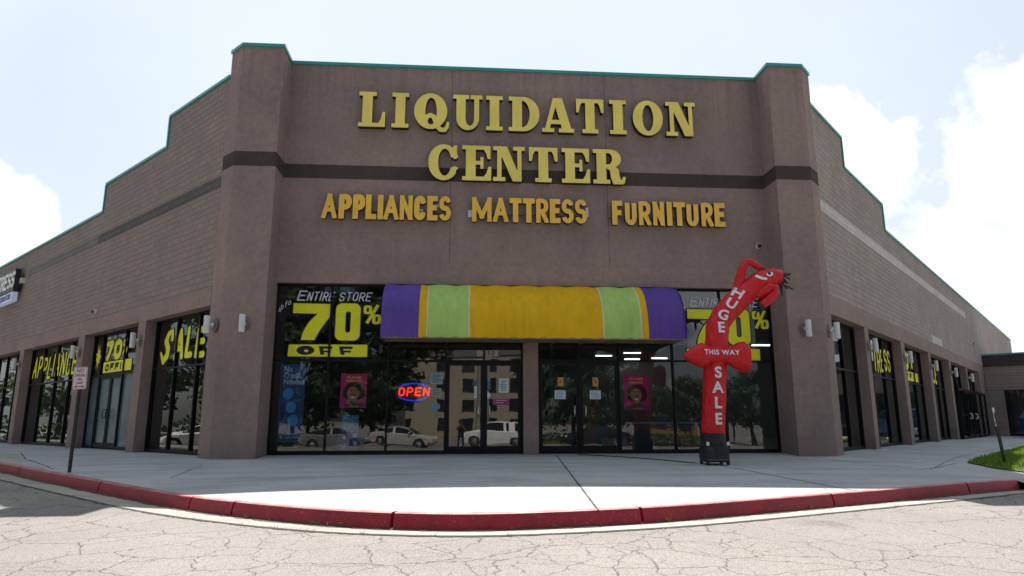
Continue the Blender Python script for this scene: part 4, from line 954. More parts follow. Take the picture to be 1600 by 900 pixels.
SR = [q * .92 for q in (.272, .275, .272, .272, .268, .270, .276, .268, .282, .290, .272, .262, .268, .262, .236, .206, .188)]
def body():
    b = MB(); pts = [K(x, z) for x, z in SP]; pts2 = []; r2 = []
    for i in range(len(pts) - 1):
        for k in range(5):
            t = k / 5; pts2.append(tuple(pts[i][j] * (1 - t) + pts[i + 1][j] * t for j in range(3))); r2.append((SR[i] * (1 - t) + SR[i + 1] * t) * 1.0377 * (1 + .012 * math.sin(7.1 * (5 * i + k))))
    pts2.append(pts[-1]); r2.append(SR[-1] * 1.0377)
    b.tube(pts2, r2, 28, cap=True)
    # arms
    def arm(P, r): b.tube([K(*p) for p in P], [q * 1.0377 for q in r], 14)
    arm([(6.20, 3.50), (6.23, 3.75), (6.30, 4.0), (6.37, 4.22), (6.44, 4.38), (6.53, 4.415), (6.64, 4.36), (6.75, 4.29), (6.86, 4.23)], [.13, .125, .112, .10, .082, .082, .078, .072, .066])
    arm([(6.62, 3.62, -.08), (6.76, 3.70, -.18), (6.88, 3.76, -.22), (6.985, 3.75, -.22), (6.985, 3.66, -.22), (6.90, 3.55, -.22), (6.78, 3.44, -.22), (6.66, 3.35, -.22)], [.12, .118, .112, .105, .108, .105, .098, .092])
    # soft creases and puckers in the nylon
    pc_ = [(random.uniform(0, 6.28), random.uniform(4, 13), random.uniform(-6, 6), random.uniform(2.5, 7)) for _ in range(7)]
    out = []
    for (x, y, z) in b.v:
        d = sum(math.sin(ph + kz * z * 2.2 + kx * x * 2 + ky * y * 2.2) for ph, kz, kx, ky in pc_) / 7; e = math.sin(z * 46 + 3 * math.sin(x * 9)) * .0035 * max(0, 1 - abs(z - 3.05) / .5)
        out.append((x + d * .012 * math.cos(z * 5) + e, y + d * .020 + e, z + d * .006))
    b.v = out
    o = b.build('body', red_cloth, ad, smooth=60); return o
dbody = body()
MB().tube([K(5.455, .12), K(5.455, .3), K(5.46, .57)], [.262, .262, .262], 28).build('cuff', plain('black_nylon', (.010, .010, .011), .6), ad, smooth=50)
# arrow cross piece: inflated arrow pointing left
def arrow():
    top = [(4.82, 2.235), (4.98, 2.38), (5.13, 2.47), (5.25, 2.515), (5.33, 2.48), (5.42, 2.43), (5.62, 2.41), (5.80, 2.42), (5.95, 2.47), (6.08, 2.53), (6.21, 2.545), (6.295, 2.48), (6.30, 2.38), (6.262, 2.24)]
    bot = [(4.82, 2.225), (4.93, 2.10), (5.05, 2.02), (5.19, 1.955), (5.30, 1.965), (5.40, 2.05), (5.62, 2.07), (5.80, 2.04), (5.92, 1.97), (6.05, 1.90), (6.18, 1.862), (6.265, 1.87), (6.29, 2.0), (6.262, 2.235)]
    b = MB(); rows = []; n = 10
    # lens-shaped pillow: blend the outline to a mid line with a bulge
    for (xa, za), (xb, zb) in zip(top, bot):
        hh = abs(za - zb) / 2; row = []
        for k in range(2 * n):
            a = 2 * math.pi * k / (2 * n); cx, cz = (xa + xb) / 2, (za + zb) / 2; ca = math.cos(a)
            row.append(K(cx + (xa - cx) * ca, cz + (za - cz) * ca, -.185 - math.sin(a) * min(.20, .05 + .50 * hh)))
        rows.append(row + [row[0]])
    b.grid(rows); k = 2 * n + 1
    b.add(rows[0][:-1], [tuple(range(2 * n))]); b.add(rows[-1][:-1], [tuple(range(2 * n))])
    return b.build('arrow', red_cloth, ad, smooth=60)
darrow = arrow()
deps = None
def on_cloth(txts, name, target, off=.012):
    """white letters laid on the cloth: each outline is cut finely and dropped on the surface along y"""
    bv = BVHTree.FromPolygons([v.co.copy() for v in target.data.vertices], [tuple(p.vertices) for p in target.data.polygons])
    parts = []
    for txt, x, z, size, ang, bold, sp in txts:
        me = font_mesh('t', txt, size, 0, bold, spacing=sp); bm = bmesh.new(); bm.from_mesh(me)
        xs = [v.co.x for v in bm.verts]; ys = [v.co.y for v in bm.verts]
        for ax, lo, hi in ((0, min(xs), max(xs)), (1, min(ys), max(ys))):
            nn = int((hi - lo) / .03) + 1
            for k in range(1, nn):
                co = [0, 0, 0]; co[ax] = lo + (hi - lo) * k / nn; no = [0, 0, 0]; no[ax] = 1
                bmesh.ops.bisect_plane(bm, geom=bm.verts[:] + bm.edges[:] + bm.faces[:], plane_co=co, plane_no=no)
        bmesh.ops.triangulate(bm, faces=bm.faces[:])
        ca, sa = math.cos(ang), math.sin(ang); c0 = K(x, z)
        for v in bm.verts:
            px, pz = c0[0] + v.co.x * ca - v.co.y * sa, c0[2] + v.co.x * sa + v.co.y * ca
            h = bv.ray_cast(Vector((px, -8, pz)), Vector((0, 1, 0))); v.co = (px, (h[0].y if h[0] else -3.0) - off, pz)
        bm.to_mesh(me); bm.free(); parts.append((me, 0))
    return mesh_ob(name, join_meshes(name, parts), plain('white_cloth_print', (.70, .68, .74), .6), target)
on_cloth([('H', 6.13, 3.62, .34, math.radians(-38), .03, 1), ('U', 5.955, 3.375, .33, math.radians(-36), .03, 1), ('G', 5.76, 3.12, .32, math.radians(-16), .03, 1), ('E', 5.69, 2.84, .33, 0, .03, 1),
          ('S', 5.56, 1.85, .34, 0, .034, 1), ('A', 5.535, 1.53, .34, 0, .034, 1), ('L', 5.515, 1.20, .34, 0, .034, 1), ('E', 5.505, .86, .34, 0, .034, 1)], 'lettering', dbody)
on_cloth([('THIS WAY', 5.63, 2.285, .155, math.radians(-1), .026, 1.16)], 'lettering', darrow)
# face, hair and fingers
def disc_on(name, parent, mat, cx, cz, rx, rz_, ang, off, target=dbody):
    bv = BVHTree.FromPolygons([v.co.copy() for v in target.data.vertices], [tuple(p.vertices) for p in target.data.polygons])
    mb = MB(); c0 = K(cx, cz); rows = []
    for i in range(6):
        row = []
        for k in range(21):
            a = 2 * math.pi * k / 20; r = i / 5; u, v = rx * r * math.cos(a), rz_ * r * math.sin(a); px, pz = c0[0] + u * math.cos(ang) - v * math.sin(ang), c0[2] + u * math.sin(ang) + v * math.cos(ang)
            h = bv.ray_cast(Vector((px, -8, pz)), Vector((0, 1, 0))); row.append((px, (h[0].y if h[0] else -2.9) - off, pz))
        rows.append(row)
    mb.grid(rows); return mb.build(name, mat, parent)
wh = plain('white_eye_print', (.75, .73, .75), .6)
for cx, cz, rx, rz_, a in ((6.70, 3.995, .135, .052, -20), (6.905, 4.075, .085, .055, 15)): disc_on('eye', ad, wh, cx, cz, rx, rz_, math.radians(a), .012)
disc_on('pupil', ad, M['black'], 6.895, 4.095, .040, .042, 0, .018); disc_on('pupil', ad, red_cloth, 6.73, 4.035, .105, .035, math.radians(-20), .018)
hb = MB()
for k in range(17):
    x, z = random.uniform(7.19, 7.27), random.uniform(3.88, 4.19); dx, dz = random.uniform(.10, .30), random.uniform(-.22, .03) if z < 4.1 else random.uniform(-.12, .0)
    if k % 3 == 0: dx *= .2; dz = -.26
    y = random.uniform(-.1, .1); hb.tube([K(x, z, y), K(x + dx * .5, z + dz * .3, y), K(x + dx, z + dz, y + random.uniform(-.05, .05))], .021, 5)
hb.build('hair', M['black'], ad)
for P in ([(6.86, 4.23, 0), (6.90, 4.17, -.05)], [(6.66, 3.35, -.22), (6.60, 3.29, -.24)]):
    f = MB()
    f.tube([K(P[0][0] - .02, P[0][1] + .0, P[0][2]), K(*P[1])], [.085, .06], 10)
    for k in range(5):
        ex = P[1][0] - .14 + .05 * k * (.6 if P[1][1] > 4 else 1); f.tube([K(*P[1]), K(ex, P[1][1] - .06 - .05 * (k % 2), P[1][2] - .02 * k)], .022, 6)
    f.build('hand', M['black'], ad)
bl_ = empty('fan_blower', 'black fan blower on small wheels under the red inflatable', 'blower', (K(5.455, 0)[0], -2.85, dz0))
hs = MB(); hs.prism([(-.27, -.25), (.27, -.25), (.27, .25), (-.27, .25)], .06, .40)
hs.build('housing', M['black'], bl_, bevel=.05)
MB().lathe([(.25, .40), (.272, .44), (.272, .56), (.255, .565)], n=28).build('outlet_ring', M['black'], bl_, smooth=40)
for x in (-.23, .23):
    MB().box(x - .03, x + .03, -.285, -.26, .42, .50).build('buckle', M['white'], bl_)
    for y in (-.20, .20): MB().lathe([(.055, -.022), (.06, -.012), (.06, .012), (.055, .022)], (x, y, .06), axis='x').build('wheel', M['rubber'], bl_, smooth=40)
MB().box(-.25, .25, -.265, -.27, .10, .13).build('grille', plain('grey_plastic', (.08, .08, .08), .5), bl_)
# tether cable on the pavement
P = [(5.3, -2.6), (4.6, -1.6), (3.9, -.9), (3.4, -.5), (3.0, -.25)]
cbm = MB().tube([(x, y, walk_z(x, y) + .012) for x, y in P], .010, 6); tag(cbm.build('power_cable', M['black'], smooth=180), 'thin black power cable lying across the sidewalk to the store', 'cable')
# ================================================================== POSTERS AND SMALL THINGS BEHIND THE GLASS
YI = YF + .03
def sheet(name, label, cat, x0, x1, z0, z1, mat, y=YI, group=None, F=FF, th=.006):
    o = MB().box(x0, x1, y, y + th, z0, z1).build(name, mat, None, **F_(F)); return tag(o, label, cat, group)
def text_on(parent, txt, x, z, size, mat, y=YI, bold=.02, align='CENTER', sx=1., name='lettering', line=1., F=None):
    return mesh_ob(name, upright(font_mesh('t', txt, size, 0, bold, align, line=line), x, y - .003, z, sx), mat, parent, F)
mag = plain('magenta_poster', (.72, .012, .22), .5); pyel = plain('orange_print', (1., .6, .08), .5); skin = plain('printed_skin', (.50, .235, .135), .5); skind = plain('printed_skin_dark', (.17, .07, .04), .5)
hairm = plain('printed_hair', (.012, .009, .010), .5); top_ = plain('printed_top', (.16, .07, .16), .5); ptooth = plain('printed_white', (.8, .78, .74), .5)
def portrait(label, x0, x1, z0, z1):
    """poster: smiling woman with a round natural hairstyle under two lines of text"""
    o = sheet('poster', label, 'poster', x0, x1, z0, z1, mag); w, h = x1 - x0, z1 - z0; X = lambda u: x0 + u * w; Z = lambda v: z0 + v * h
    def lay(fn, m, k, a=0, b=1, c=0, d=1, n=80):
        lp = trace(lambda x, z: fn((x - x0) / w, (z - z0) / h), X(a), X(b), Z(c), Z(d), n)
        if lp: mesh_ob('portrait', upright(loops_mesh('t', lp), 0, YI - .002 - .0012 * k, 0), m, o)
    cl = lambda f: (lambda u, v: I(f(u, v), -v + .03, u - .985, -u + .015))
    lay(cl(lambda u, v: sd_ell(u, v, .52, .0, .47, .155)), top_, 0)
    lay(cl(lambda u, v: U(sd_ell(u, v, .52, .47, .40, .275), sd_ell(u, v, .28, .40, .17, .13), sd_ell(u, v, .78, .40, .16, .14))), hairm, 1)
    lay(cl(lambda u, v: sd_poly(u, v, [(.36, .30), (.66, .30), (.70, .12), (.60, .08), (.44, .08), (.34, .12)])), skind, 2)
    lay(lambda u, v: U(sd_ell(u, v, .49, .42, .225, .20), sd_ell(u, v, .49, .32, .17, .14)), skin, 3)
    lay(lambda u, v: U(sd_ell(u, v, .40, .47, .045, .013), sd_ell(u, v, .60, .47, .045, .013)), ptooth, 4)
    lay(lambda u, v: U(sd_ell(u, v, .41, .472, .024, .014), sd_ell(u, v, .61, .472, .024, .014), sd_seg(u, v, (.33, .515), (.46, .52), 'round', .016), sd_seg(u, v, (.54, .52), (.67, .515), 'round', .016)), hairm, 5)
    lay(lambda u, v: U(sd_ell(u, v, .50, .385, .06, .022), sd_ell(u, v, .45, .38, .03, .02), sd_ell(u, v, .55, .38, .03, .02)), skind, 4)
    lay(lambda u, v: D(sd_ell(u, v, .49, .318, .092, .040), sd_box(u, v, .3, .7, .330, .5)), ptooth, 5)
    text_on(o, 'All credit\nwelcome.', X(.5), Z(.845), h * .125, pyel, bold=.022, sx=.92, line=.82)
    text_on(o, 'see store for details', X(.55), Z(.045), h * .035, ptooth, bold=0)
portrait('magenta poster of a smiling woman, left of the neon OPEN sign', -3.18, -2.50, 1.18, 2.075)
portrait('magenta poster of a smiling woman, right of the double doors', 4.40, 5.085, 1.13, 2.065)
blu = plain('navy_poster', (.015, .09, .26), .5); sky_ = plain('light_blue_print', (.07, .42, .80), .5); pale = plain('pale_blue_print', (.62, .80, .92), .5); tealp = plain('teal_poster', (.03, .28, .42), .5); pinkp = plain('pink_print', (.45, .05, .25), .5)
o = sheet('banner', 'tall navy banner reading No Credit Needed, at the left end of the front window', 'banner', -4.74, -4.10, .30, 2.32, blu)
text_on(o, 'No\nCredit\nNeeded', -4.66, 2.02, .205, pale, bold=.018, align='LEFT', line=.80, sx=.82)
for cx, cz in ((-4.52, 1.55), (-4.43, 1.20), (-4.36, .86)):
    d = MB(); d.add([(cx + .135 * math.cos(a), YI - .003, cz + .15 * math.sin(a)) for a in np.linspace(0, 2 * math.pi, 25)[:-1]], [tuple(range(24))]); d.build('printed_disc', sky_, o)
text_on(o, 'Apply Now', -4.42, .52, .075, pale, bold=.01); text_on(o, 'Take it home today', -4.42, .43, .062, pale, bold=.005)
o = sheet('poster', 'teal poster with pale drawings, under the magenta poster', 'poster', -3.10, -2.67, .56, .99, tealp)
for k in range(9):
    x, z = random.uniform(-3.05, -2.75), random.uniform(.60, .92); MB().box(x, x + random.uniform(.02, .05), YI - .004, YI - .001, z, z + random.uniform(.01, .03)).build('printed_mark', pale if k < 6 else pinkp, o)
o = sheet('poster', 'dark blue poster at the foot of the front window, below the teal one', 'poster', -3.19, -2.63, .10, .545, blu)
for cx, cz, r in ((-3.03, .42, .045), (-3.03, .18, .035), (-2.75, .47, .06)):
    MB().add([(cx + r * math.cos(a), YI - .003, cz + r * math.sin(a)) for a in np.linspace(0, 2 * math.pi, 17)[:-1]], [tuple(range(16))]).build('printed_disc', pale, o)
paper = plain('notice_paper', (.62, .72, .76), .7); paper2 = plain('window_notice_paper', (.26, .40, .44), .7); ink = plain('notice_ink', (.03, .04, .05), .7); orange = plain('orange_label', (.62, .30, .08), .6); redp = plain('red_print', (.35, .05, .02), .6); cyanp = plain('cyan_label', (.02, .30, .45), .6)
YO = YF - .014
def notice(label, x0, x1, z0, z1, m, lines=0, y=YO, name='notice', cat='notice', group=None, lm=None, y2=None):
    o = sheet(name, label, cat, x0, x1, z0, z1, m, y, group, th=.003); b = MB(); h = z1 - z0; w = x1 - x0
    for k in range(lines):
        zz = z1 - h * (.14 + .76 * (k + .3) / lines); a = x0 + w * (.1 + .1 * random.random()); e = x1 - w * (.1 + .25 * random.random()); b.box(a, e, y - .0015, y - .0005, zz - h * .02 - .002, zz + h * .02)
    if lines: b.build('print', lm or ink, o)
    return o
notice('pale green notice on the window right of the OPEN sign, the upper one', -.82, -.50, 1.80, 2.09, paper2, 6)
notice('pale green notice on the window right of the OPEN sign, the lower one', -.80, -.52, 1.47, 1.70, plain('faded_paper', (.28, .36, .33), .7), 3)
notice('small cyan sticker below the pale green window notices', -.80, -.56, 1.16, 1.28, plain('light_cyan_label', (.10, .33, .5), .6), 2)
notice('white printed notice on the right leaf of the left doors', 1.00, 1.26, 1.58, 1.96, paper, 6)
notice('small magenta label below the white notice on the door', .84, 1.28, 1.26, 1.42, plain('magenta_label', (.40, .01, .17), .5), 2, lm=ptooth)
notice('small cyan label at the top of a column of door stickers', .65, .77, 1.88, 1.98, cyanp, 2, lm=ptooth)
notice('small dark blue label under the cyan one on the door', .65, .78, 1.66, 1.86, plain('navy_label', (.03, .12, .2), .5), 2, lm=pale)
notice('small cyan label low on the right leaf of the left doors', .63, .74, 1.28, 1.36, cyanp, 1, lm=ptooth)
notice('blue and white hours label on the left leaf of the left doors', .30, .40, 1.78, 1.90, plain('blue_label', (.02, .10, .30), .5), 0)
notice('narrow white label with red print on the left leaf of the left doors', .34, .41, 1.44, 1.74, paper, 3, lm=redp)
d_ = MB().add([(.63, YO, 1.52), (.71, YO, 1.42), (.79, YO, 1.52), (.71, YO, 1.62)], [(0, 1, 2, 3)]).build('sticker', ptooth); tag(d_, 'white diamond sticker on the right leaf of the left doors', 'sticker')
for i, (nm, dx) in enumerate((('left', 0), ('right', .955))):
    o = notice('small orange warning label on the %s leaf of the double doors' % nm, 2.585 + dx, 2.74 + dx, 1.755, 1.995, orange, 0, name='warning_label', cat='label', group='orange labels on the double doors')
    MB().box(2.65 + dx, 2.675 + dx, YO - .0015, YO - .0005, 1.82, 1.92).box(2.63 + dx, 2.695 + dx, YO - .0015, YO - .0005, 1.86, 1.88).build('print', redp, o)
    notice('white sheet of paper on the %s leaf of the double doors' % nm, 2.50 + dx, 2.80 + dx, 1.415, 1.65, paper, 5, group='white sheets on the double doors', lm=plain('grey_ink', (.25, .3, .36), .7))
# neon sign
neon = empty('open_sign', 'lit neon sign reading OPEN in red inside a blue oval', 'neon sign', (0, 0, 0))
rn = emit('red_neon', (1., .03, .012), .75); bn = emit('blue_neon', (.02, .05, 1.), .32)
MB().box(-1.74, -.80, YI + .06, YI + .08, 1.40, 1.82).build('backing', M['black'], neon)
ov = MB()
for a0, a1 in ((28, 152), (208, 332)): ov.tube([(-1.27 + .45 * math.cos(math.radians(a)), YI + .03, 1.60 + .225 * math.sin(math.radians(a))) for a in np.linspace(a0, a1, 20)], .016, 6)
ov.build('oval_tube', bn, neon)
me = join_meshes('letter_tube', [(upright(loops_mesh('t', lp, .02), 0, YI + .03, 0), 0) for lp in stroke_loops('OPEN', -1.68, 1.49, .235, .175, .042, .045, .12, 'round', n=60)]); mesh_ob('letter_tube', me, rn, neon)
# things standing inside the shop
def crate(name, label, cat, x0, x1, y0, y1, z0, z1, mat, group=None):
    t = empty(name, label, cat, ((x0 + x1) / 2, (y0 + y1) / 2, z0), 0, group); w, d, h = (x1 - x0) / 2, (y1 - y0) / 2, z1 - z0
    MB().box(-w, w, -d, d, 0, h).build('carton', mat, t, bevel=.008); MB().box(-.03, .03, -d - .001, d + .001, h, h + .002).box(-.03, .03, -d - .002, -d, h * .75, h).build('tape', plain('parcel_tape', (.25, .18, .09), .4), t); return t
crate('cardboard_box', 'brown cardboard box inside the double doors, bottom one of a stack of two', 'box', 3.25, 3.95, 1.2, 1.9, .035, .80, M['card'], 'cardboard boxes inside the doors')
crate('cardboard_box', 'brown cardboard box inside the double doors, top one of a stack of two', 'box', 3.30, 3.92, 1.25, 1.85, .80, 1.55, M['card'], 'cardboard boxes inside the doors')
crate('cardboard_box', 'small yellow box on the floor inside the left leaf of the double doors', 'box', 2.25, 2.68, .55, .85, .035, .33, plain('yellow_carton', (.42, .22, .03), .7))
tag(MB().cyl((2.52, .9, .035), (2.52, .9, 4.15), .045).build('pole', M['cabin']), 'slim green pole standing inside the double doors', 'pole')
for i, (x, y) in enumerate(((7.1, 15.4), (8.2, 14.0), (9.0, 17.2), (10.3, 16.6), (13.0, 10.4), (14.5, 16.8))):
    l = empty('ceiling_light', 'lit fluorescent strip on the dark shop ceiling', 'ceiling light', (x, y, 4.15), 0, 'fluorescent strips on the shop ceiling')
    if i == 0:
        tm = emit('fluorescent_tube', (.85, 1., .95), 4.); MB().box(-.42, .42, -.09, .09, -.05, 0).build('housing', M['white'], l); MB().box(-.40, .40, -.07, .07, -.075, -.05).build('tube', tm, l); l0 = l
    else:
        for c in l0.children: d = c.copy(); C.objects.link(d); d.parent = l
tb = empty('blue_reflection_block', 'added dark block with a blue top imitating a reflection in the right part of the front window', 'reflection stand-in', (6.6, 2.2, .035)); MB().box(-1.6, 1.3, -.3, .3, 0, .72).build('cabinet', M['interior'], tb); MB().box(-1.65, 1.35, -.35, .35, .72, .78).build('reflection_block_top', plain('blue_reflection_paint', (.02, .22, .32), .4), tb)  # added block, imitates a blue reflection in the right front glass

# ================================================================== STREET SIGNS
ns = empty('no_parking_sign', 'white and red NO PARKING FIRE LANE sign on a thin black post', 'sign', (-8.06, -2.95, walk_z(-8.06, -2.95)), math.radians(-8))
zz = 1.735 - walk_z(-8.06, -2.95); 
MB().box(-.028, .028, -.02, .02, -.3, zz - .15).build('post', M['post'], ns)
def rrect(w, h, r): return trace(lambda X, Y: sd_box(X, Y, -w, w, -h, h, r), -w, w, -h, h, 60)
pl = mesh_ob('sign_plate', upright(loops_mesh('t', rrect(.155, .235, .03), .004), 0, -.026, zz), plain('white_sign_sheet', (.62, .57, .56), .5), ns); pl.rotation_euler = (0, math.radians(-2), 0); pl.location = (zz * .035, 0, 0)
sred = plain('sign_red', (.27, .02, .04), .5)
me = join_meshes('t', [(loops_mesh('t', rrect(.146, .226, .026)[:1] + rrect(.138, .218, .022)[:1]), 0)]); mesh_ob('sign_border', upright(me, 0, -.0295, zz), sred, pl)
tx = [(upright(font_mesh('t', s, sz, 0, .022), 0, -.0300, zz + dz, sx), 0) for s, sz, dz, sx in (('NO', .115, .155, .9), ('PARKING', .088, .058, .62), ('FIRE', .075, -.028, .8), ('LANE', .078, -.102, .8))]
tx.append((upright(loops_mesh('t', trace(lambda X, Y: U(sd_seg(X, Y, (-.07, 0), (.07, 0), 'butt', .018), sd_poly(X, Y, [(-.115, 0), (-.065, .028), (-.065, -.028)]), sd_poly(X, Y, [(.115, 0), (.065, .028), (.065, -.028)])), -.12, .12, -.03, .03, 60)), 0, -.0300, zz - .175), 0))
mesh_ob('lettering', join_meshes('lettering', tx), sred, pl)
ls = empty('leaning_sign', 'small sign on a leaning black post at the tip of the grass island', 'sign', (12.98, -2.30, walk_z(12.98, -2.3) + .03))
tilt = Matrix.Rotation(math.radians(-9.5), 4, 'Y') @ Matrix.Rotation(math.radians(5), 4, 'X')
b = MB(); b.box(-.03, .03, -.02, .02, -.2, 1.22); o = b.build('post', M['post'], ls); o.matrix_basis = tilt
pl = mesh_ob('sign_plate', loops_mesh('t', rrect(.15, .225, .03), .005), M['post'], ls)
pl.matrix_basis = tilt @ Matrix.Translation((.0, 0, 1.12)) @ Matrix.Rotation(math.radians(42), 4, 'Z') @ Matrix.Rotation(math.radians(90), 4, 'X') @ Matrix.Rotation(math.radians(-8), 4, 'Z')
pf = mesh_ob('sign_face', loops_mesh('t', rrect(.145, .22, .028), .001), plain('pink_white_sheet', (.55, .45, .46), .5), pl); pf.location = (0, 0, .0035)
mesh_ob('print', join_meshes('t', [(loops_mesh('t', trace(lambda X, Y: D(sd_ell(X, Y, 0, .04, .10, .10), sd_ell(X, Y, 0, .04, .07, .07)), -.11, .11, -.07, .15, 50)), 0), (loops_mesh('t', trace(lambda X, Y: sd_box(X, Y, -.10, .10, -.17, -.11), -.11, .11, -.18, -.1, 40)), 0)]), sred, pf).location = (0, 0, .0012)

# ================================================================== ANNEX AT THE END OF THE RIGHT WING
ax = empty('annex_building', 'low brown block annex with a teal coping at the end of the right wing', 'building')
def AX(mb, name, mat): return mb.build(name, mat, ax, **F_(FR))
# annex front runs outward (local -y) at x = 31.95
AX(MB().box(31.95, 32.3, -26, -.02, 2.75, 4.22), 'wall', M['block'])
AX(MB().box(31.90, 32.3, -26, -.02, 4.22, 4.92), 'fascia', M['stucco_band'])
AX(MB().box(31.84, 32.4, -26, -.02, 4.92, 5.02), 'coping', M['coping'])
pr = [(-.02, -.9), (-4.2, -5.2), (-8.5, -9.5), (-12.8, -13.8), (-17.2, -18.2), (-21.5, -26)]
for a, b_ in pr: AX(MB().box(31.95, 32.3, b_, a, -.3, 2.74), 'pier', M['block'])
for (a, b_), (c, d) in zip(pr[:-1], pr[1:]):
    f = MB()
    for y0, y1 in ((b_ - .06, b_), (c, c + .06), ((b_ + c) / 2 - .03, (b_ + c) / 2 + .03)): f.box(32.14, 32.22, y0, y1, 0, 2.74)
    f.box(32.14, 32.22, c + .06, b_ - .06, 0, .1); w = f.build('window', M['bronze'], ax, **F_(FR)); MB().add([(32.18, b_, .05), (32.18, c, .05), (32.18, c, 2.74), (32.18, b_, 2.74)], [(0, 1, 2, 3)]).build('pane', M['glass'], w, fix=False)
AX(MB().box(34.5, 34.7, -26, -.05, -.2, 4.2), 'rear_wall', M['interior']); AX(MB().box(32.3, 40, -26, -.05, 4.3, 4.6), 'roof', M['roof'])
AX(MB().box(32.35, 34.5, -26, -.05, -.1, .03), 'interior_floor', M['interior_floor'])

# ================================================================== CARS (in the lot, seen in the windows; one by the annex)
def ground_z(x, y):
    return -1.05 if y < -32 or abs(x) > 35 else max(-1.08, -.46 - .019 * max(0, -y - 9.9))
_cars = {}
def car(label, paint, loc, rz, kind='sedan', group='cars in the parking lot'):
    t = empty('parked_car', label, 'car', loc, rz, group)
    key = kind
    if kind == 'sedan': L_, Wd = 4.7, 1.82; low = [(-2.35, .62), (-2.30, .86), (-2.1, .98), (-1.35, 1.02), (-.2, .98), (.9, .95), (1.5, .90), (2.05, .78), (2.3, .62), (2.35, .5)]; roof = [(-1.75, 1.0), (-1.1, 1.32), (-.5, 1.43), (.1, 1.43), (.6, 1.30), (1.15, .95)]
    else: L_, Wd = 4.6, 1.92; low = [(-2.3, .70), (-2.27, 1.0), (-2.2, 1.12), (-1.3, 1.13), (0, 1.10), (.9, 1.07), (1.3, 1.04), (1.9, .98), (2.2, .82), (2.3, .6)]; roof = [(-2.2, 1.12), (-1.95, 1.60), (-1.3, 1.72), (-.3, 1.74), (.35, 1.66), (1.05, 1.08)]
    def itp(P, x): return float(np.interp(x, [p[0] for p in P], [p[1] for p in P]))
    xs = np.linspace(-L_ / 2, L_ / 2, 41); hw = Wd / 2; b = MB(); g_ = MB(); rows = []
    for x in xs:
        e = 1 - max(0, (abs(x) - L_ / 2 + .5) / .5) ** 2 * .22; zt = itp(low, x); zb = .22 + (.12 if abs(x) > L_ / 2 - .25 else 0)
        ar = 0
        for wx in (-L_ * .29, L_ * .30):
            dd = abs(x - wx)
            if dd < .39: ar = max(ar, math.sqrt(.39 ** 2 - dd ** 2) + .10)
        zb2 = max(zb, .24 + ar * .95) if ar else zb
        w = hw * e
        rows.append([(x, -w * .93, zb2), (x, -w, max(zb2 + .02, zt * .62)), (x, -w * .985, zt - .06), (x, -w * .90, zt), (x, 0, zt + .03), (x, w * .90, zt), (x, w * .985, zt - .06), (x, w, max(zb2 + .02, zt * .62)), (x, w * .93, zb2)])
    b.grid(rows)
    for r in (rows[0], rows[-1]): b.add(r, [tuple(range(9))])
    # cabin
    rx = np.linspace(roof[0][0], roof[-1][0], 19); rr = []
    for x in rx:
        zt = itp(low, x) + .01; zr = max(itp(roof, x), zt + .005); k = min(1, (zr - zt) / .42); w0 = hw * .90; w1 = hw * (.90 - .16 * k)
        rr.append([(x, -w0, zt - .02), (x, -w1, zr - .05 * k), (x, -w1 * .82, zr), (x, w1 * .82, zr), (x, w1, zr - .05 * k), (x, w0, zt - .02)])
    for i in range(len(rr) - 1):
        slope = max(abs(rr[i + 1][2][2] - rr[i][2][2]) / (rx[1] - rx[0]), 0)
        for k in range(5):
            q = [rr[i][k], rr[i][k + 1], rr[i + 1][k + 1], rr[i + 1][k]]
            side = k in (0, 4); pil = i in (5, 6) and kind != 'sedan' or i in (8,) or i < 1 or i > 16
            (g_ if (side and not pil) or (k in (1, 2, 3) and slope > .35 and k == 2) else b).add(q, [(0, 1, 2, 3)])
    body = b.build('body', paint, t, smooth=40); g_.build('window', M['car_glass'], t, smooth=40)
    r = .33 if kind == 'sedan' else .37
    for wx in (-L_ * .29, L_ * .30):
        for sy in (-1, 1):
            w = MB().lathe([(r * .62, -.10), (r * .95, -.11), (r, -.08), (r, .08), (r * .95, .11), (r * .62, .10)], (wx, sy * (hw - .13), r), axis='y', n=24).build('wheel', M['rubber'], t, smooth=50)
            rm = MB().lathe([(.04, -.118), (r * .25, -.10), (r * .60, -.112), (r * .64, -.09), (r * .64, .09), (r * .60, .112), (r * .25, .10), (.04, .118)], (wx, sy * (hw - .13), r), axis='y', n=24).build('rim', M['chrome'], w)
    for sy in (-1, 1):
        z = itp(low, L_ / 2 - .1)
        MB().box(L_ / 2 - .14, L_ / 2 + .0, sy * hw * .58 - .17, sy * hw * .58 + .17, z - .10, z + .06).build('headlight', M['white'], t, bevel=.04)
        MB().box(-L_ / 2 - .015, -L_ / 2 + .12, sy * hw * .62 - .17, sy * hw * .62 + .17, .74, .90).build('taillight', plain('tail_light_red', (.30, .008, .008), .25), t, bevel=.03)
        MB().box(.72, .86, sy * (hw + .06) - .09, sy * (hw + .06) + .09, .98, 1.10).build('mirror', paint, t, bevel=.03)
    MB().box(-L_ / 2 - .03, -L_ / 2 + .02, -.24, .24, .50, .62).build('number_plate', M['white'], t)
    return t
silver = plain('silver_car_paint', (.58, .54, .48), .28, .35); wpaint = plain('white_car_paint', (.75, .75, .74), .25); bluep = plain('blue_car_paint', (.006, .05, .13), .3, .2); darkp = plain('dark_blue_car_paint', (.010, .020, .035), .25, .2); greyp = plain('grey_car_paint', (.22, .22, .22), .3, .3)
def put(x, y): return (x, y, ground_z(x, y))
car('champagne silver sedan in the lot, mirrored under the neon OPEN sign', silver, put(-4.0, -30.5), math.radians(12), 'sedan')
car('white sport utility car in the lot, mirrored in the left entrance doors', wpaint, put(2.3, -28.5), math.radians(180), 'suv')
car('grey sedan in the lot, mirrored beside the teal poster', greyp, put(-9.2, -33), math.radians(-14), 'sedan')
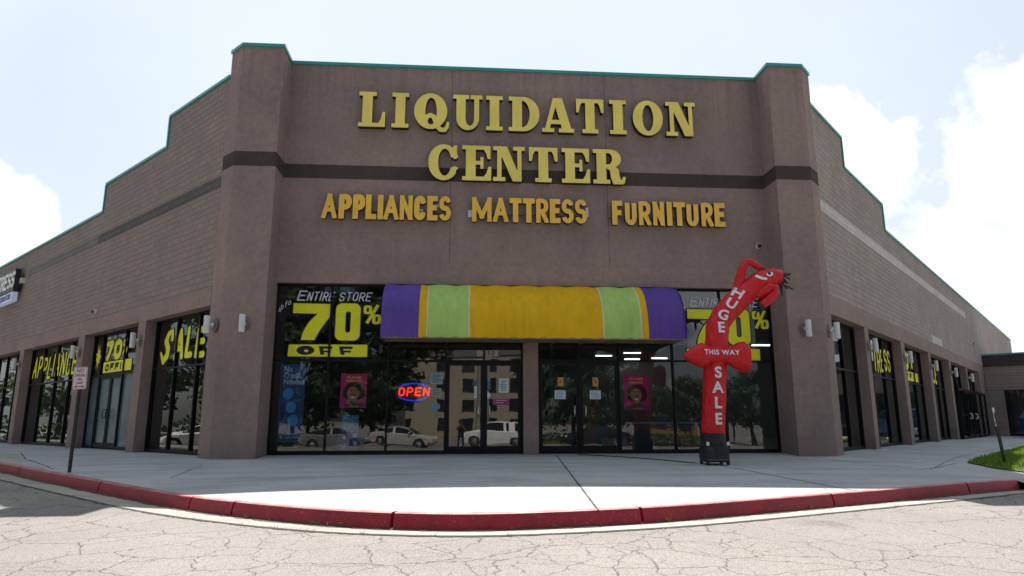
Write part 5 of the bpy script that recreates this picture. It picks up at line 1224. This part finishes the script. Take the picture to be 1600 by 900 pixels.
car('white sport utility car mirrored in the SALE window, farther row', wpaint, (-33.5, 9.5, -.75), math.radians(95), 'suv')
car('white sedan mirrored in the SALE window, nearer row', wpaint, (-29.0, 8.2, -.70), math.radians(85), 'sedan')
car('grey sedan mirrored in the left wing windows', greyp, (-34, 14, -.75), math.radians(95), 'sedan')
car('blue sport utility car mirrored in the right wing windows', bluep, (34, 5, -.55), math.radians(70), 'suv')
car('white sedan mirrored in the right wing windows', wpaint, (40, 12, -.6), math.radians(80), 'sedan')
car('dark sedan mirrored in the double doors', darkp, put(9.5, -30), math.radians(170), 'sedan')
pa = W(FR, 28.6, -4.0, walk_z(33, 18) + .01)
car('dark car with a blue roof parked in the shade in front of the annex', bluep, pa, FR['rz'] + math.radians(-90), 'suv')

# ================================================================== TREES
bark = plain('tree_bark', (.075, .055, .04), .95, 0, .25, 6, .4, 20)
leaf_a = leafmat('broad_leaves', (.022, .060, .010), (.075, .135, .022)); leaf_b = leafmat('dark_leaves', (.014, .038, .012), (.045, .085, .018)); leaf_c = leafmat('light_leaves', (.05, .10, .012), (.13, .19, .03))
_tm = {}
def tree_meshes(kind, H, R_, leaf, seed, nl=4200):
    r = random.Random(seed); tb = MB(); th = H * .34
    tb.tube([(0, 0, -.3), (.02, 0, .4), (.05, .03, th * .6), (0, .05, th)], [.26, .2, .17, .14], 10); tips = []
    for k in range(7):
        a = k * 2.4 + r.uniform(-.3, .3); e = r.uniform(.5, 1.1); l = r.uniform(.5, .85) * R_; z0 = th * r.uniform(.8, 1.02)
        m = (math.cos(a) * l * .45, math.sin(a) * l * .45, z0 + l * e * .55); q = (math.cos(a) * l, math.sin(a) * l, z0 + l * e * 1.1); tb.tube([(0, .04, z0 - .1), m, q], [.10, .065, .03], 6); tips.append(q)
    tb.tube([(0, .05, th - .1), (.1, -.1, H * .6), (.05, .1, H * .86)], [.14, .08, .03], 7)
    lb = MB(); cl = []
    for k in range(46 if H < 14 else 80):
        a = r.uniform(0, 6.28); u = r.uniform(-.95, 1); rad = R_ * math.sqrt(max(0, 1 - u * u)) * r.uniform(.45, 1.02); cl.append((math.cos(a) * rad, math.sin(a) * rad, H * (.63 if H < 14 else .56) + u * H * (.36 if H < 14 else .42) * r.uniform(.8, 1.05), r.uniform(.45, 1.0) * R_ * .30))
    for k in range(nl):
        c = r.choice(cl); v = Vector((r.gauss(0, 1), r.gauss(0, 1), r.gauss(0, .75))); v = v.normalized() * c[3] * r.random() ** .45; p = Vector(c[:3]) + v
        s = r.uniform(.09, .20) * (H / 8) ** .5 * (1.6 if H > 14 else 1.15); n = (v.normalized() + Vector((r.uniform(-.8, .8), r.uniform(-.8, .8), r.uniform(-.2, 1)))).normalized(); u = n.orthogonal().normalized(); w = n.cross(u); a = r.uniform(0, 6.28); u, w = u * math.cos(a) + w * math.sin(a), w * math.cos(a) - u * math.sin(a)
        lb.add([p - u * s, p + w * s * .55, p + u * s, p - w * s * .55], [(0, 1, 2, 3)])
    return tb, lb
def tree(kind, label, x, y, z, H, R_, leaf, rz=0., sc_=1., seed=1):
    t = empty('tree', label, 'tree', (x, y, z), rz, 'trees round the parking lot'); t.scale = (sc_,) * 3
    if kind not in _tm:
        a, b = tree_meshes(kind, H, R_, leaf, seed, 7000 if kind in ('big', 'low') else 4200); _tm[kind] = (a.build('trunk', bark, t, smooth=60), b.build('crown', leaf, t, fix=False))
    else:
        for o in _tm[kind]: d = o.copy(); C.objects.link(d); d.parent = t
    return t
for i, (kind, lab, x, y, s) in enumerate((
    ('big', 'huge dark live oak behind the silver sedan in the mirrored lot', -7.6, -42, 1.0), ('big', 'huge dark live oak left of the silver sedan in the mirrored lot', -14.5, -43, 1.0), ('big', 'huge dark live oak at the far left of the mirrored lot', -22, -44, 1.1),
    ('big', 'live oak of the second row, leftmost behind the mirrored lot', -33, -54, 1.0), ('big', 'live oak of the second row behind the blue banner in reflection', -24, -56, 1.0), ('big', 'live oak of the second row behind the left magenta poster in reflection', -15.5, -55, 1.0), ('big', 'live oak of the second row nearest to the hotel on its left', -10, -60, .95),
    ('low', 'low tree of the front row behind the double doors in reflection', 12.5, -40, 1.0), ('low', 'low tree of the front row left of the ochre building in reflection', 19.5, -39, .9), ('low', 'low tree of the front row right of the ochre building in reflection', 31, -40, 1.1), ('low', 'low tree of the second row farthest right in the mirrored lot', 36, -50, 1.3),
    ('big', 'live oak of the second row nearest to the hotel on its right', 16, -58, .95), ('low', 'low tree of the second row behind the right poster in reflection', 13.5, -47, 1.1), ('big', 'huge dark live oak mirrored in the double doors', 10.2, -43, .92), ('low', 'low dark tree mirrored behind the right magenta poster', 16.5, -44, 1.0), ('low', 'low dark tree mirrored behind the red inflatable', 21.5, -42, .9), ('low', 'low dark tree at the far right of the mirrored lot', 27, -43, 1.05),
    ('light', 'light leafed tree nearest in the left wing mirror view', -41, 5, 1.15), ('oak', 'broad tree behind white cars in the left wing mirror view', -44, 12, 1.2), ('dark', 'dark tree in the left wing mirror view', -46, 19, 1.1), ('light', 'light leafed tree far along the left wing mirror view', -48, 27, 1.2),
    ('oak', 'broad tree far along the left wing mirror view', -52, 36, 1.2), ('dark', 'dark tree at the near end of the left wing mirror view', -40, -4, 1.0),
    ('oak', 'broad tree mirrored in the first right wing window', 52, -6, .5), ('dark', 'dark tree mirrored in the second right wing window', 58, 6, .55), ('light', 'light leafed tree far along the right wing mirror view', 64, 20, .7), ('dark', 'dark tree far along the right wing mirror view', 66, 32, .8))):
    hh = {'oak': (9.5, 4.2, leaf_a, 11), 'dark': (10.5, 3.9, leaf_b, 23), 'light': (8.0, 3.6, leaf_c, 37), 'big': (15, 5.6, leaf_b, 51), 'low': (6.2, 3.6, leaf_b, 63)}[kind]
    tree(kind, lab, x, y, -1.1, hh[0], hh[1], hh[2], i * 1.3, s, hh[3])
# low hedge rows under the trees
for nm, x0, x1, y in (('left', -24, -10.5, -37.5), ('right', 5, 20, -37)):
    hbm = MB()
    for k in range(2600):
        p = Vector((random.uniform(x0, x1), y + random.gauss(0, .45), -1.05 + random.random() * .95)); n = Vector((random.uniform(-1, 1), random.uniform(-1, 1), random.uniform(0, 1))).normalized(); u = n.orthogonal().normalized(); w = n.cross(u); s = random.uniform(.07, .15)
        hbm.add([p - u * s, p + w * s * .6, p + u * s, p - w * s * .6], [(0, 1, 2, 3)])
    tag(hbm.build('hedge', leaf_b, fix=False), 'low %s hedge between the parking rows and the trees' % nm, 'hedge')

hbm = MB()
for k in range(7000):
    y = random.uniform(-8, 44); p = Vector((-38.5 - .12 * y + random.gauss(0, .5), y, -1.05 + random.random() * (2.2 + .5 * math.sin(y * .7)))); n = Vector((random.uniform(-1, 1), random.uniform(-1, 1), random.uniform(0, 1))).normalized(); u = n.orthogonal().normalized(); w = n.cross(u); s_ = random.uniform(.10, .22)
    hbm.add([p - u * s_, p + w * s_ * .6, p + u * s_, p - w * s_ * .6], [(0, 1, 2, 3)])
tag(hbm.build('hedge', leaf_b, fix=False), 'tall dark hedge along the far edge of the lot, mirrored in the left wing windows', 'hedge')
# ================================================================== HOTEL ACROSS THE LOT (seen in the entrance glass)
ht = empty('hotel_building', 'tan four storey hotel across the parking lot with rows of square windows', 'building', (-3, -78, -1.1))
tan = plain('tan_stucco', (.34, .29, .21), .9, 0, .06, .5); tan2 = plain('grey_stucco_top', (.16, .15, .15), .9)
MB().box(-4.6, 12.4, -14, 0, 0, 11.2).build('wall', tan, ht); MB().box(-4.8, 12.6, -14.2, .15, 11.2, 12.6).build('parapet', tan2, ht)
for x in (-3.2, 6.5): MB().box(x - .5, x + .5, .0, .6, 0, 11.2).build('bay_pier', tan, ht)
hw_ = plain('hotel_window', (.02, .024, .028), .1); w0 = None
for fl in range(4):
    for k in range(5):
        x = -2.9 + k * 3.4 - (.9 if k == 0 else 0)
        if w0 is None: w0 = MB().box(-.75, .75, 0, .05, 0, 1.5).box(-.8, .8, 0, .12, -.12, 0).build('window', hw_, ht); o = w0
        else: o = w0.copy(); C.objects.link(o); o.parent = ht
        o.location = (x, .02, 1.0 + fl * 2.75)
yb = empty('yellow_building', 'low ochre building with a pitched roof beyond the lot, mirrored right of the right poster', 'building', (27, -62, -1.1), math.radians(8))
MB().box(-5.5, 0, -6, 6, 0, 4.6).build('wall', plain('ochre_wall', (.20, .13, .035), .9), yb); rf = MB(); rf.add([(-6, 6.5, 4.6), (.5, 6.5, 4.6), (.5, 0, 7.2), (-6, 0, 7.2), (-6, -6.5, 4.6), (.5, -6.5, 4.6)], [(0, 1, 2, 3), (3, 2, 5, 4), (0, 3, 4), (1, 5, 2)]); rf.build('roof', tan2, yb)
for x in (-4, -1.5): MB().box(x - .6, x + .6, 6, 6.04, 1.2, 2.7).build('window', hw_, yb)
for x, y in ((-16, -36), (1.6, -52), (26, -45), (-38, 10)):
    lp = empty('light_pole', 'tall grey parking lot light pole with twin heads ' + {-16: 'left of the hedge', 1.6: 'in front of the hotel', 26: 'near the ochre building', -38: 'mirrored in the SALE window'}[x], 'light pole', (x, y, -1.1), 0, 'parking lot light poles')
    MB().tube([(0, 0, 0), (0, 0, 8.2)], [.11, .07], 8).build('pole', plain('grey_pole', (.18, .2, .2), .6), lp); MB().box(-.8, -.15, -.16, .16, 8.2, 8.36).box(.15, .8, -.16, .16, 8.2, 8.36).box(-.15, .15, -.03, .03, 8.22, 8.30).build('lamp_head', M['white'], lp)
# painted stall lines
pm = MB()
for k in range(-9, 8):
    x = k * 2.75; z = lambda y: -.625 - .019 * 0 + (-.019 * (-y - 18)) + .006
    pm.add([(x - .05, -33, z(-33) + .02), (x + .05, -33, z(-33) + .02), (x + .05, -27.5, z(-27.5) + .02), (x - .05, -27.5, z(-27.5) + .02)], [(0, 1, 2, 3)])
tag(pm.build('parking_lines', plain('road_paint', (.6, .6, .56), .8)), kind='structure')

# ================================================================== THE PHOTOGRAPHER (seen in the door glass)
def person():
    zg_ = -.635; hy = -18.32
    V = [(0, hy - .02, .80), (0, hy, .98), (0, hy + .01, 1.16), (0, hy, 1.27), (0, hy + .03, 1.34),                                # pelvis, waist, chest, neck base, neck
         (.15, hy, 1.24), (.24, hy + .08, 1.03), (.13, hy + .22, 1.24), (.07, hy + .255, 1.32),                                       # right shoulder, elbow, wrist, palm
         (-.15, hy, 1.24), (-.24, hy + .08, 1.03), (-.13, hy + .22, 1.22), (-.07, hy + .255, 1.30),
         (.09, hy - .02, .74), (.12, hy + .03, .43), (.13, hy - .02, .07), (.14, hy + .12, .03), (-.09, hy - .02, .74), (-.13, hy + .03, .43), (-.15, hy - .02, .07), (-.16, hy + .12, .03),
         (0, hy + .07, 1.40), (0, hy + .075, 1.50)]
    Ed = [(0, 1), (1, 2), (2, 3), (3, 4), (2, 5), (5, 6), (6, 7), (7, 8), (2, 9), (9, 10), (10, 11), (11, 12), (0, 13), (13, 14), (14, 15), (15, 16), (0, 17), (17, 18), (18, 19), (19, 20), (4, 21), (21, 22)]
    Rd = [.135, .125, .14, .075, .055, .065, .047, .033, .030, .065, .047, .033, .030, .09, .062, .042, .04, .09, .062, .042, .04, .085, .085]
    for side, w in ((1, 8), (-1, 12)):                     # four fingers and a thumb closing on the camera
        wx, wy, wz = V[w]
        for k in range(4):
            i = len(V); V += [(wx - side * .025, wy + .03, wz + .035 - .022 * k), (wx - side * .05, wy + .045, wz + .033 - .022 * k), (wx - side * .068, wy + .03, wz + .030 - .021 * k)]; Ed += [(w, i), (i, i + 1), (i + 1, i + 2)]; Rd += [.009, .0085, .0075]
        i = len(V); V += [(wx - side * .02, wy - .02, wz + .03), (wx - side * .045, wy - .025, wz + .02)]; Ed += [(w, i), (i, i + 1)]; Rd += [.011, .009]
    me = bpy.data.meshes.new('person'); me.from_pydata([(x, y, z + zg_) for x, y, z in V], Ed, []); o = bpy.data.objects.new('person', me); C.objects.link(o)
    o.modifiers.new('skin', 'SKIN'); sv = me.skin_vertices[0].data
    for i, r in enumerate(Rd): sv[i].radius = (r * (1.25 if i in (0, 1, 2) else 1), r * (.85 if i in (0, 1, 2) else 1))
    sv[0].use_root = True; ss = o.modifiers.new('subdivision', 'SUBSURF'); ss.levels = 2; ss.render_levels = 2
    dg = bpy.context.evaluated_depsgraph_get(); dg.update(); em = bpy.data.meshes.new_from_object(o.evaluated_get(dg)); o.modifiers.clear(); o.data = em
    skn = plain('warm_skin', (.33, .19, .12), .55); shirt = plain('black_shirt', (.015, .015, .018), .85); jeans = plain('dark_jeans', (.018, .024, .04), .9); shoe = plain('dark_shoe', (.02, .02, .02), .7)
    em.materials.clear()
    for m in (skn, shirt, jeans, shoe): em.materials.append(m)
    for p in em.polygons:
        c = p.center; z = c.z - zg_; p.use_smooth = True
        p.material_index = 3 if z < .085 else 2 if z < .86 else 0 if (z > 1.30 or (c.y > hy + .10 and z > .95)) else 1
    tag(o, 'person in a black shirt and dark jeans photographing the store, mirrored in the door', 'person')
    hz = 1.455 + zg_; hyc = hy + .075
    hb_ = MB().lathe([(.02, .125), (.07, .105), (.094, .05), (.098, -.01), (.092, -.06)], (0, hyc - .018, hz + .035)); hb_.build('hair', plain('dark_hair', (.012, .010, .009), .7), o, smooth=80)
    for s in (-1, 1):
        MB().lathe([(.004, .012), (.013, .007), (.015, 0), (.004, -.004)], (s * .033, hyc + .082, hz), axis='y', n=12).build('eye', M['white'], o, smooth=80)
        MB().lathe([(.01, -.03), (.02, -.015), (.022, .01), (.01, .03)], (s * .088, hyc, hz), n=10).build('ear', skn, o, smooth=80)
    MB().tube([(0, hyc + .08, hz + .005), (0, hyc + .108, hz - .035), (0, hyc + .085, hz - .045)], [.010, .016, .010], 8).build('nose', skn, o, smooth=80)
    MB().tube([(-.025, hyc + .082, hz - .07), (0, hyc + .09, hz - .072), (.025, hyc + .082, hz - .07)], [.005, .008, .005], 8).build('mouth', plain('lips', (.25, .09, .07), .5), o, smooth=80)
person()
pc = empty('camera_body', 'small black camera held up by the photographer', 'camera', (0, -18.06, .70)); MB().box(-.065, .065, -.035, .012, -.045, .045).build('body', M['black'], pc, bevel=.008); MB().lathe([(.03, .012), (.033, .03), (.033, .04), (.026, .042)], axis='y').build('lens', M['black'], pc, smooth=40)
